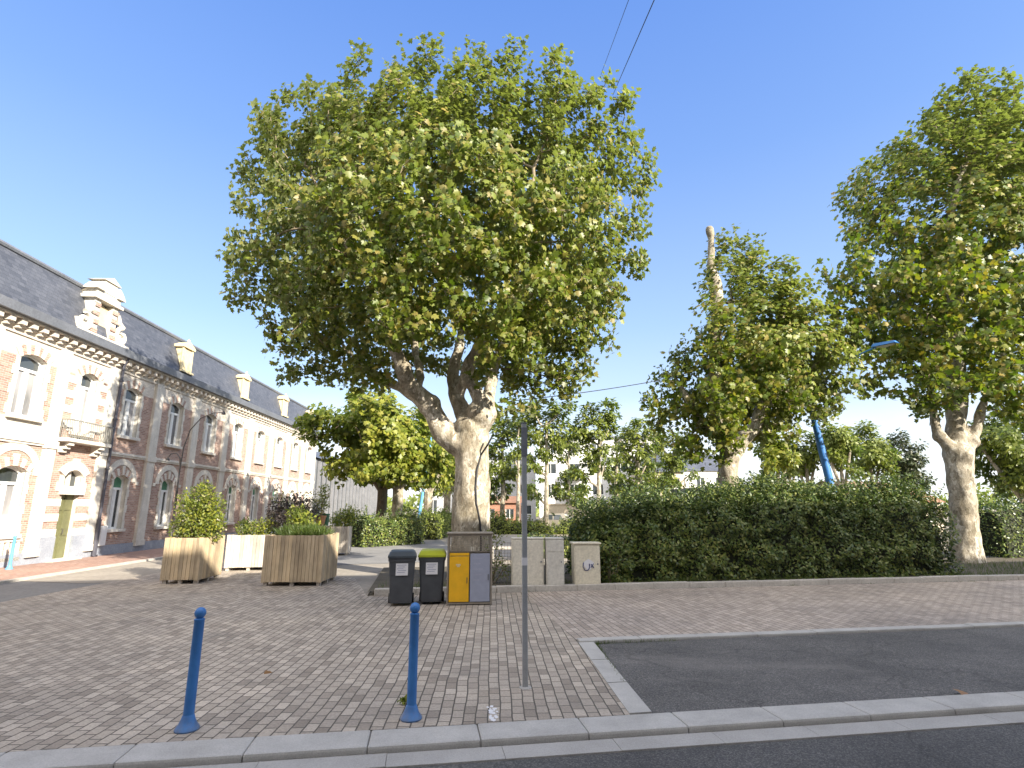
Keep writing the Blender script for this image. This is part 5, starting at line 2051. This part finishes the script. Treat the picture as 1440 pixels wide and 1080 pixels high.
BL = [(440, 190, 88, 0), (530, 165, 92, -1), (630, 150, 95, 0), (740, 160, 95, 0), (820, 160, 70, 0), (850, 235, 72, .5), (385, 265, 72, 0), (420, 320, 90, -.5), (520, 285, 110, -2.6), (650, 280, 120, -2.9), (780, 300, 100, -1.6),
      (385, 385, 75, .3), (450, 430, 85, -.6), (420, 470, 60, .5), (500, 495, 52, -.5), (590, 400, 95, -2.4), (720, 400, 88, -2.4), (800, 415, 80, 0), (860, 345, 62, .3), (885, 305, 38, 0), (790, 500, 58, .6), (840, 450, 45, .4), (745, 530, 40, .8),
      (470, 260, 95, 2.8), (600, 230, 110, 3.2), (740, 260, 105, 3.0), (560, 380, 95, 3.6), (720, 380, 95, 3.4), (470, 400, 85, 2.8), (800, 400, 75, 2.8), (350, 350, 40, 0), (410, 520, 30, .8), (700, 490, 45, 2.8), (560, 500, 40, 2.6), (540, 455, 45, -2.2), (470, 520, 42, .8), (600, 455, 38, -2.6), (735, 470, 48, -1.6), (790, 530, 45, 1.0), (690, 465, 35, -2.4), (640, 440, 45, 2.6), (720, 540, 28, 1.6), (590, 495, 45, 2.6), (645, 500, 45, 2.8), (700, 525, 40, 2.6), (540, 510, 40, 2.4), (440, 515, 38, .6), (500, 525, 34, .8), (760, 470, 50, 2.6), (620, 455, 50, 2.8), (830, 480, 36, .8), (755, 555, 22, .8)]
big = tree('plane_tree', 'big plane tree with a broad round crown and thick forked trunk behind the bins', (b0.x, Y, 0), limbs,
     [blob(u, v, r, Y + d) for u, v, r, d in BL], 5600, 78000, .158, M['leaf'], M['bark'], 'plane trees on the square',
     holes=[(tuple(at(645, 550, Y - .6)), (1.0, 1.5, .8)), (tuple(at(498, 335, Y - .8)), (.6, 2.4, .55)), (tuple(at(590, 545, Y)), (.9, 1.8, .6)), (tuple(at(690, 330, Y - 1.5)), (.3, 3, .3))], extra=kn, shoots=90, spread=.35, sparse=.6)
# black cable fixed to the big trunk
from mathutils.bvhtree import BVHTree
tm = [c_ for c_ in big.children if c_.name.startswith('trunk')][0].data
bv = BVHTree.FromPolygons([v.co for v in tm.vertices], [tuple(p.vertices) for p in tm.polygons])
bo = Vector((b0.x, Y, 0))
pts = []
for (x, z) in ((.62, 3.95), (.50, 3.72), (.30, 3.45), (.20, 3.05), (.17, 2.55), (.20, 2.1), (.30, 1.6), (.34, 1.1), (.33, .5), (.33, .05)):
    hit = bv.ray_cast(Vector((x, -4, z)), Vector((0, 1, 0)))[0]
    pts.append(bo + (hit if hit else Vector((x, -.6, z))) + Vector((0, -.02, 0)))
mb = MB()
mb.tube(pts, .028, 6)
o = mb.build('trunk_cable', M['wire'])
tag(o, 'black cable running down the trunk of the big plane tree', 'cable')

# half cut tree with a bare broken stem
Y = 20.5
b0 = at(1025, 740, Y)
limbs = [[(b0.x, Y, -.1, .48), (b0.x, Y, .4, .42)] + lim([(1025, 690, .37), (1025, 650, .36), (1027, 636, .36)], Y),
         lim([(1027, 650, .33), (1040, 625, .29), (1060, 603, .27), (1073, 575, .25), (1082, 545, .19), (1090, 500, .16), (1100, 440, .10)], Y),
         lim([(1028, 640, .30), (1012, 600, .26), (1006, 540, .26), (1006, 475, .24), (1009, 430, .23), (1004, 395, .25), (1001, 375, .18), (1000, 350, .155), (1000, 335, .125), (997, 320, .14)], Y, -.6),
         lim([(1020, 630, .25), (985, 590, .18), (960, 550, .12), (945, 520, .07)], Y),
         lim([(1073, 575, .18), (1110, 545, .13), (1150, 510, .08)], Y),
         lim([(1010, 425, .06), (1030, 425, .10), (1027, 405, .06), (1030, 380, .03)], Y, -.4)]
BL = [(1045, 372, 38, 0), (1080, 405, 52, 0), (1110, 455, 62, 0), (1060, 450, 48, -.6), (1150, 500, 55, 0), (1090, 510, 65, -1.2), (1040, 520, 48, -1.0), (970, 560, 52, 0), (930, 575, 34, 0), (945, 530, 28, .3), (985, 605, 50, -.6), (1030, 570, 55, -1.4), (1130, 560, 48, 0), (1165, 545, 36, 0), (955, 495, 18, 0), (1180, 470, 35, .5), (1085, 470, 60, 2.0), (1050, 560, 60, 2.0), (1120, 520, 55, 2.0), (1022, 352, 22, -.5), (992, 372, 13, -.6), (1008, 378, 18, -.8), (982, 385, 15, -.7), (1000, 405, 16, -1.2), (1000, 445, 24, -1.3), (985, 470, 22, -.8), (1010, 490, 30, -1.4), (975, 500, 30, -.4), (1030, 400, 30, -1.0), (1168, 510, 42, -.3), (1185, 470, 30, .3), (1175, 545, 34, -.4), (1150, 570, 26, -.3), (1100, 600, 30, -.4)]
tree('plane_tree', 'half cut plane tree with a bare broken stem standing out above its leaves', (b0.x, Y, 0), limbs,
     [blob(u, v, r, Y + d) for u, v, r, d in BL], 2600, 23000, .168, M['leaf'], M['bark'], 'plane trees on the square', voxel=.06, shoots=50, spread=.40, sparse=.42, holes=[(tuple(at(1070, 585, Y - 1.2)), (.55, 1.3, .9))])

# tall right hand tree
Y = 21.0
b0 = at(1358, 775, Y)
limbs = [[(b0.x, Y, -.1, .60), (b0.x, Y, .35, .51)] + lim([(1356, 740, .46), (1353, 700, .43), (1350, 660, .43), (1347, 630, .44)], Y),
         lim([(1347, 645, .38), (1334, 628, .27), (1322, 612, .20), (1316, 596, .17), (1310, 560, .14), (1302, 520, .11), (1297, 470, .08)], Y),
         lim([(1350, 645, .38), (1366, 620, .22), (1374, 600, .18), (1385, 560, .14), (1405, 510, .11), (1430, 470, .08)], Y),
         lim([(1347, 650, .40), (1345, 600, .36, .3), (1345, 530, .33, .3), (1345, 460, .29, .3), (1342, 400, .25, .2), (1338, 340, .20, 0), (1340, 285, .15, 0), (1360, 220, .10, 0)], Y),
         lim([(1342, 400, .13), (1310, 360, .08), (1270, 335, .05), (1225, 310, .03)], Y),
         lim([(1342, 420, .13, .2), (1375, 375, .08, .4), (1410, 330, .05, .8)], Y),
         lim([(1345, 480, .14), (1300, 440, .10), (1250, 410, .07), (1210, 400, .05)], Y),
         lim([(1345, 460, .14), (1400, 420, .1), (1450, 390, .08)], Y)]
BL = [(1385, 165, 62, 0), (1330, 205, 62, 0), (1280, 235, 58, 0), (1225, 265, 52, 0), (1195, 290, 30, 0), (1400, 235, 80, -.8), (1330, 270, 55, -.8), (1260, 300, 50, 0), (1460, 210, 75, 0), (1440, 300, 60, 0), (1500, 300, 80, 0),
      (1240, 390, 55, 0), (1195, 420, 42, 0), (1290, 420, 62, -.8), (1370, 430, 70, -1.5), (1435, 410, 65, -1), (1220, 470, 50, 0), (1280, 500, 62, -.4), (1350, 520, 60, -1.4), (1420, 500, 62, -1), (1490, 450, 75, 0), (1240, 530, 42, 0), (1310, 555, 45, 0), (1400, 560, 38, -.4), (1450, 570, 40, 0),
      (1320, 320, 60, -.6), (1250, 345, 55, 0), (1390, 330, 65, -1.2), (1200, 345, 36, 0), (1330, 380, 55, -1.4), (1185, 380, 36, 0), (1370, 130, 40, 0), (1330, 220, 70, 2.4), (1300, 350, 60, 2.2), (1420, 260, 75, 2.2), (1270, 430, 65, 2.2), (1400, 430, 75, 2.4), (1340, 500, 65, 2.4), (1230, 290, 45, 1.8)]
tree('plane_tree', 'tall plane tree at the right edge with layered crown and knotted pale trunk', (b0.x, Y, 0), limbs,
     [blob(u, v, r, Y + d) for u, v, r, d in BL], 4000, 38000, .2, M['leaf_dark'], M['bark'], 'plane trees on the square', voxel=.055, shoots=45, spread=.40, sparse=.28,
     extra=[(tuple(at(1347, 640, Y)), .52), (tuple(at(1322, 614, Y)), .25), (tuple(at(1367, 622, Y)), .28)],
     holes=[(tuple(at(1318, 305, Y - .5)), (.38, 3, .32)), (tuple(at(1345, 590, Y - .8)), (1.0, 1.6, .6)), (tuple(at(1390, 480, Y)), (.5, 3, .45))])

# row of pollarded planes along the path on the left
for k, (x, yy, lab) in enumerate(((-6.9, 33.5, 'nearest clipped plane tree of the left row, broad yellow green crown'), (-8.4, 36.0, 'brown trunked plane tree beside the nearest of the left row'), (-6.5, 43, 'second plane tree along the far side of the path'),
                                  (-6.2, 53, 'third plane tree along the path, half hidden behind the second'), (-5.9, 64, 'last small looking plane tree of the left row by the big trunk'))):
    tz = 3.2
    w = 4.4 if k == 0 else 3.7 if k != 1 else 3.4
    limbs = [[(x, yy, -.1, .42), (x, yy, .5, .36), (x + .1, yy, 2.2, .32), (x + .1, yy, tz, .33)],
             [(x + .1, yy, tz - .2, .24), (x + .8, yy - .3, tz + 1, .2), (x + 1.5, yy - .5, tz + 2.2, .12)],
             [(x + .1, yy, tz - .2, .24), (x - .7, yy - .3, tz + .9, .2), (x - 1.8, yy - .4, tz + 2, .12)],
             [(x + .1, yy, tz - .2, .24), (x + .1, yy + .8, tz + 1.2, .18), (x, yy + 1.2, tz + 2.6, .1)]]
    bl = []
    h = 5.4 if k < 2 else 5.0
    for i in range(16):
        a = random.random() * 6.28
        q = random.random() ** .5
        bl.append(((x - (1.5 if k == 0 else 0) + w * .78 * q * math.cos(a), yy + 2.6 * q * math.sin(a), (4.2 if k < 2 else 3.5) + (h + (-.2 if k < 2 else .6)) * random.random() * (1 - .35 * q * q)), random.uniform(.9, 1.5)))
    if k == 1:
        bl = [(tuple(np.array(c) + np.array([-.6, 0, 0])), r * .85) for c, r in bl]
    tree('plane_tree', lab, (x, yy, 0), limbs, bl, 800 if k < 2 else 600, 9500 if k < 1 else 5200, .27 if k < 2 else .34, M['leaf_lime'], M['bark'] if k != 1 else M['darkbark'], 'plane trees along the left path',
         tpl=(PLANE_V, PLANE_F) if k < 2 else (OVAL_V, OVAL_F), thin=True, step=.5, kill=.7, spread=.5, tip=.018)

# far pollards with tufted crowns
def tuft_tree(label, u, Y, tufts, vtop):
    base = at(u, 740, Y)
    x = base.x
    top = at(u, vtop, Y)
    limbs = [[(x, Y, -.1, .24), (x, Y, 1.5, .2), (x + .1, Y, (top.z) * .5, .17), (top.x, Y, top.z, .08)]]
    bl = []
    for (tu, tv, tr_) in tufts:
        p = at(tu, tv, Y)
        r = tr_ * pxm(tv, Y)
        bl.append(((p.x, Y + random.uniform(-.5, .5), p.z), (r * 1.22, r * 1.1, r * 1.12)))
        z0 = max(1.8, p.z - 1.2)
        zl = min(z0, top.z - .3)
        f = zl / top.z
        limbs.append([(x + (top.x - x) * f, Y, zl, .10), ((x + p.x) / 2, Y, (zl + p.z) / 2 - .2, .085), (p.x, Y, p.z, .06)])
    tree('pollard_tree', label, (x, Y, 0), limbs, bl, 60 * len(tufts), 620 * len(tufts), .34, M['leaf_far'], M['bark'], 'tufted pollards at the far side of the square',
         tpl=(OVAL_V, OVAL_F), thin=True, step=.45, kill=.6, spread=.36, tip=.016)


tuft_tree('tufted pollard tree just right of the big trunk', 706, 47, [(707, 606, 19), (700, 632, 15), (703, 662, 18), (694, 690, 17), (712, 690, 12)], 615)
tuft_tree('tufted pollard tree right behind the sign pole with six tufts', 768, 45, [(752, 582, 20), (788, 577, 18), (782, 614, 22), (750, 648, 16), (752, 688, 15), (768, 640, 12), (750, 612, 14)], 590)
tuft_tree('tallest tufted pollard with a twin top tuft', 843, 46, [(825, 606, 22), (830, 577, 13), (852, 580, 17), (856, 605, 13), (840, 640, 17), (822, 665, 17), (815, 698, 15), (850, 655, 12)], 585)
tuft_tree('tufted pollard tree between the tan house and the tallest pollard', 898, 48, [(895, 607, 20), (888, 632, 20), (908, 655, 14), (892, 678, 20), (915, 610, 12), (905, 630, 14)], 610)
tuft_tree('low tufted pollard in front of the white house', 947, 52, [(947, 645, 17), (942, 680, 15), (970, 667, 10), (930, 622, 14), (955, 620, 12)], 640)
tuft_tree('tufted pollard left edge of the far row beside the path', 728, 58, [(722, 640, 10), (730, 600, 12), (735, 625, 10), (726, 665, 9)], 612)


tuft_tree('slender light green pollard seen just above the beige cabinets', 800, 62, [(795, 640, 13), (808, 622, 13), (800, 665, 13), (790, 690, 14), (812, 690, 12)], 625)
tuft_tree('slender light green pollard seen above the cream cabinet', 868, 58, [(868, 640, 14), (875, 615, 13), (862, 668, 14), (872, 694, 14)], 620)
tuft_tree('slender light green pollard left of the white house', 922, 60, [(920, 650, 14), (928, 672, 14), (915, 690, 14), (925, 630, 10)], 635)
# bushy trees beyond the hedge on the right
def bushy(name, label, u, v, r, Y, n, mat, cat='tree', size=.36, flat=1.0, conic=False, tall=1.0):
    p = at(u, v, Y)
    rr = r * pxm(v, Y)
    bl = []
    for i in range(20):
        d = rdir(1)[0]
        q = random.random() ** .6
        c = (p.x + d[0] * rr * .68 * q, Y + d[1] * rr * .6 * q, p.z + d[2] * rr * .72 * q * tall - rr * .12)
        if conic:
            t = random.random()
            c = (p.x + (1 - t) * rr * .6 * d[0], Y + (1 - t) * rr * .6 * d[1], p.z + (t * 2 - 1) * rr * .8)
        bl.append((c, rr * (.40 if not conic else .34)))
    limbs = [[(p.x, Y, -.1, .2), (p.x, Y, p.z * .45, .15), (p.x + .1, Y, p.z, .09)],
             [(p.x, Y, p.z * .45, .08), (p.x + rr * .3, Y, p.z * .8, .12), (p.x + rr * .5, Y - .2, p.z * 1.1, .06)],
             [(p.x, Y, p.z * .45, .08), (p.x - rr * .3, Y, p.z * .8, .12), (p.x - rr * .5, Y + .2, p.z * 1.1, .06)]]
    tree(name, label, (p.x, Y, 0), limbs, bl, 420, int(n * 1.9), size * .85, mat, M['bark'] if not conic else M['darkbark'], 'bushy trees beyond the long hedge', tpl=(OVAL_V, OVAL_F), thin=True, step=.6, kill=.8, spread=.5, tip=.018)


bushy('broadleaf_tree', 'yellow green broadleaf tree right beside the half cut tree trunk', 1090, 640, 34, 36, 1500, M['leaf_lime'])
bushy('broadleaf_tree', 'light green tree directly behind the leaning blue lamp post', 1130, 632, 40, 42, 2000, M['leaf_far'])
bushy('broadleaf_tree', 'pale trunked green tree just right of the leaning blue lamp post', 1178, 628, 38, 40, 2000, M['leaf_far'])
bushy('broadleaf_tree', 'rounded green tree between the lamp post and the dark tree', 1220, 635, 42, 44, 2200, M['leaf_far'])
bushy('dark_tree', 'dark brownish green tree with a pointed top left of the right hand trunk', 1268, 645, 46, 46, 2300, M['leaf_conifer'], conic=False)
bushy('broadleaf_tree', 'large green tree mass behind the right hand trunk at the right edge', 1425, 640, 78, 34, 5200, M['leaf_far'], tall=1.25)
bushy('broadleaf_tree', 'green tree partly outside the right edge of the frame', 1530, 640, 90, 36, 4200, M['leaf_far'], tall=1.25)
bushy('dark_tree', 'dark small tree between the half cut tree and the lamp post', 1108, 650, 22, 52, 700, M['leaf_conifer'])

# ================================================================== HEDGES
def hf(t):
    base = 1.25 + .85 * min(1, t / .3) ** .7
    return base - .08 + .15 * math.sin(t * 15) + .10 * math.sin(t * 37 + 1) + .06 * math.sin(t * 83) + .16 * t - (0.35 * max(0, (t - .93) / .07))


a0, a1 = sf(4.35, 15.6), sf(15.6, 15.7)
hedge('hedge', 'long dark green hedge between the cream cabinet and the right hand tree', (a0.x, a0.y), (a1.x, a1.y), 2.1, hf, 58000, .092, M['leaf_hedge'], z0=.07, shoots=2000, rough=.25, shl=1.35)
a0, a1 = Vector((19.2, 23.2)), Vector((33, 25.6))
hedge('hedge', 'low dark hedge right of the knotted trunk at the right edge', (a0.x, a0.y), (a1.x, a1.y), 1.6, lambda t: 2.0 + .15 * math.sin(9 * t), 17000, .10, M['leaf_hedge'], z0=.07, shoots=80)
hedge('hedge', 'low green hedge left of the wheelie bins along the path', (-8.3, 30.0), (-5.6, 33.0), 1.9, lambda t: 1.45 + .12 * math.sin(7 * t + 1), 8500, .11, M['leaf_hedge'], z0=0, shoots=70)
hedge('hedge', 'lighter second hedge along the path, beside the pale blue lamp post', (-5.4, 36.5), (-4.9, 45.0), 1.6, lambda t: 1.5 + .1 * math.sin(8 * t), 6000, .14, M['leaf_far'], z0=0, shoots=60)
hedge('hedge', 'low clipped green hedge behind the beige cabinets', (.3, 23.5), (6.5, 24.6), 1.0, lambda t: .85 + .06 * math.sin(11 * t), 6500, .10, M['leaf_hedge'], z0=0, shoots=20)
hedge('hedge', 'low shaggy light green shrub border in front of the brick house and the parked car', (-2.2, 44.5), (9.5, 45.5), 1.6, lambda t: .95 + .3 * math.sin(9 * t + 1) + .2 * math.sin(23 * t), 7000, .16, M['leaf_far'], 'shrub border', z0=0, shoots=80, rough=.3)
# twiggy undergrowth in the bed beside the cabinets
plant('bed_shrub', 'loose ivy shrub growing behind the mesh cabinet at the foot of the big tree', (-.55, 15.3, .07), [((0, 0, .5), (.4, .3, .5)), ((.1, 0, 1.1), (.3, .25, .35)), ((.5, .1, .3), (.5, .3, .3))], 700, .08, M['leaf'], 'shrub', 10)
plant('bed_shrub', 'thin reddish twiggy shrub at the left end of the long hedge', (2.55, 15.1, .07), [((0, 0, .5), (.35, .35, .5)), ((.3, .2, .7), (.5, .4, .6))], 1000, .07, M['leaf_hedge'], 'shrub', 14)

# distant wooded horizon
P = []
for i in range(16000):
    x = random.uniform(-190, 260)
    yy = 125 + random.uniform(-6, 6) + .12 * abs(x)
    h = 5.5 + 2.2 * math.sin(x * .11) + 1.4 * math.sin(x * .31 + 1) + .8 * math.sin(x * .83)
    if -60 < x < 20:
        h *= .85
    P.append((x, yy, h * random.random() ** .7))
P = np.array(P)
o = leaves('distant_wood', P, rdir(len(P)) + np.array([0, -.4, .5]), rdir(len(P)), RNG.uniform(.8, 1.8, len(P)), (OVAL_V, OVAL_F), M['leaf_far'])
o['kind'] = 'stuff'

# ================================================================== LIGHT
az = Vector((.74, -.672, 0)).normalized()
EL = R(27)
sun = bpy.data.lights.new('Sun', 'SUN')
sun.energy = 3.8
sun.angle = R(.53)
sun.color = (1.0, .925, .80)
so = bpy.data.objects.new('Sun', sun)
COL.objects.link(so)
d = Vector((az.x * math.cos(EL), az.y * math.cos(EL), math.sin(EL)))
so.rotation_euler = d.to_track_quat('Z', 'Y').to_euler()
so.location = (20, -15, 30)

wd = bpy.data.worlds.new('World')
SC.world = wd
wd.use_nodes = True
nt = wd.node_tree
bg = nt.nodes['Background']
sky = nt.nodes.new('ShaderNodeTexSky')
sky.sky_type = 'NISHITA'
sky.sun_disc = False
sky.sun_elevation = EL
sky.sun_rotation = math.atan2(az.x, az.y)
sky.air_density = 1.0
sky.dust_density = 1.2
sky.ozone_density = 3.0
# thin bright cloud low over the horizon
tc = nt.nodes.new('ShaderNodeTexCoord')
sx = nt.nodes.new('ShaderNodeSeparateXYZ')
link(nt, tc.outputs['Generated'], sx.inputs[0])
mp = nt.nodes.new('ShaderNodeMapping')
mp.inputs['Scale'].default_value = (1.2, 1.2, 2.6)
link(nt, tc.outputs['Generated'], mp.inputs[0])
nz = noise(nt, mp.outputs[0], 2.2, 6, .6)
hz = nt.nodes.new('ShaderNodeMapRange')
hz.interpolation_type = 'SMOOTHSTEP'
for i, v in enumerate((-.02, .29, 1.0, 0.0)):
    hz.inputs[1 + i].default_value = v
link(nt, sx.outputs['Z'], hz.inputs[0])
ml = nt.nodes.new('ShaderNodeMath')
ml.operation = 'MULTIPLY_ADD'
ml.inputs[1].default_value = .55
link(nt, nz, ml.inputs[0])
sb = nt.nodes.new('ShaderNodeMath')
sb.operation = 'SUBTRACT'
sb.inputs[1].default_value = .5
link(nt, hz.outputs[0], ml.inputs[2])
link(nt, ml.outputs[0], sb.inputs[0])
cl = nt.nodes.new('ShaderNodeMath')
cl.operation = 'MULTIPLY'
cl.use_clamp = True
cl.inputs[1].default_value = 1.0
link(nt, sb.outputs[0], cl.inputs[0])
sep = nt.nodes.new('ShaderNodeSeparateXYZ')
link(nt, tc.outputs['Generated'], sep.inputs[0])
grad = ramp(nt, sep.outputs['Z'], [(0.0, (2.3, 2.35, 2.45)), (.13, (1.95, 2.15, 2.45)), (.31, (1.15, 1.62, 2.45)), (.55, (.58, 1.08, 2.4)), (.75, (.34, .8, 2.3))])
tint = mix(nt, sky.outputs[0], grad, .7)
skc = mix(nt, tint, (3.6, 3.7, 3.8), cl.outputs[0])
# bright cloud veil added out of view, overhead and behind, to neutralise blue shade
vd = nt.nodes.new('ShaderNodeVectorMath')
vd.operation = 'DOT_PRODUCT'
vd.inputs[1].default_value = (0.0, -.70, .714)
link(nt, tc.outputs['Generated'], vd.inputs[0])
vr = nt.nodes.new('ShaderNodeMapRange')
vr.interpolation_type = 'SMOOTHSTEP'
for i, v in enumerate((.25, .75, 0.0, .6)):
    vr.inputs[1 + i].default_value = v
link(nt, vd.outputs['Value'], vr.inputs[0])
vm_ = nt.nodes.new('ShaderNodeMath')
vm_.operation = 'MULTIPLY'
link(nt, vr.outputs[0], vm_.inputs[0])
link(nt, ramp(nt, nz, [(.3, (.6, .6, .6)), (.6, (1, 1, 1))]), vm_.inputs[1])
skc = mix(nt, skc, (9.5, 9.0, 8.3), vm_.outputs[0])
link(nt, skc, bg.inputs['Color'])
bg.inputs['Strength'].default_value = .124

SC.view_settings.view_transform = 'Standard'
SC.view_settings.look = 'None'
SC.view_settings.exposure = 1.7
SC.view_settings.gamma = 1.0
SC.render.engine = 'CYCLES'
SC.cycles.use_denoising = True
SC.cycles.max_bounces = 6
SC.cycles.diffuse_bounces = 3
SC.cycles.transparent_max_bounces = 4
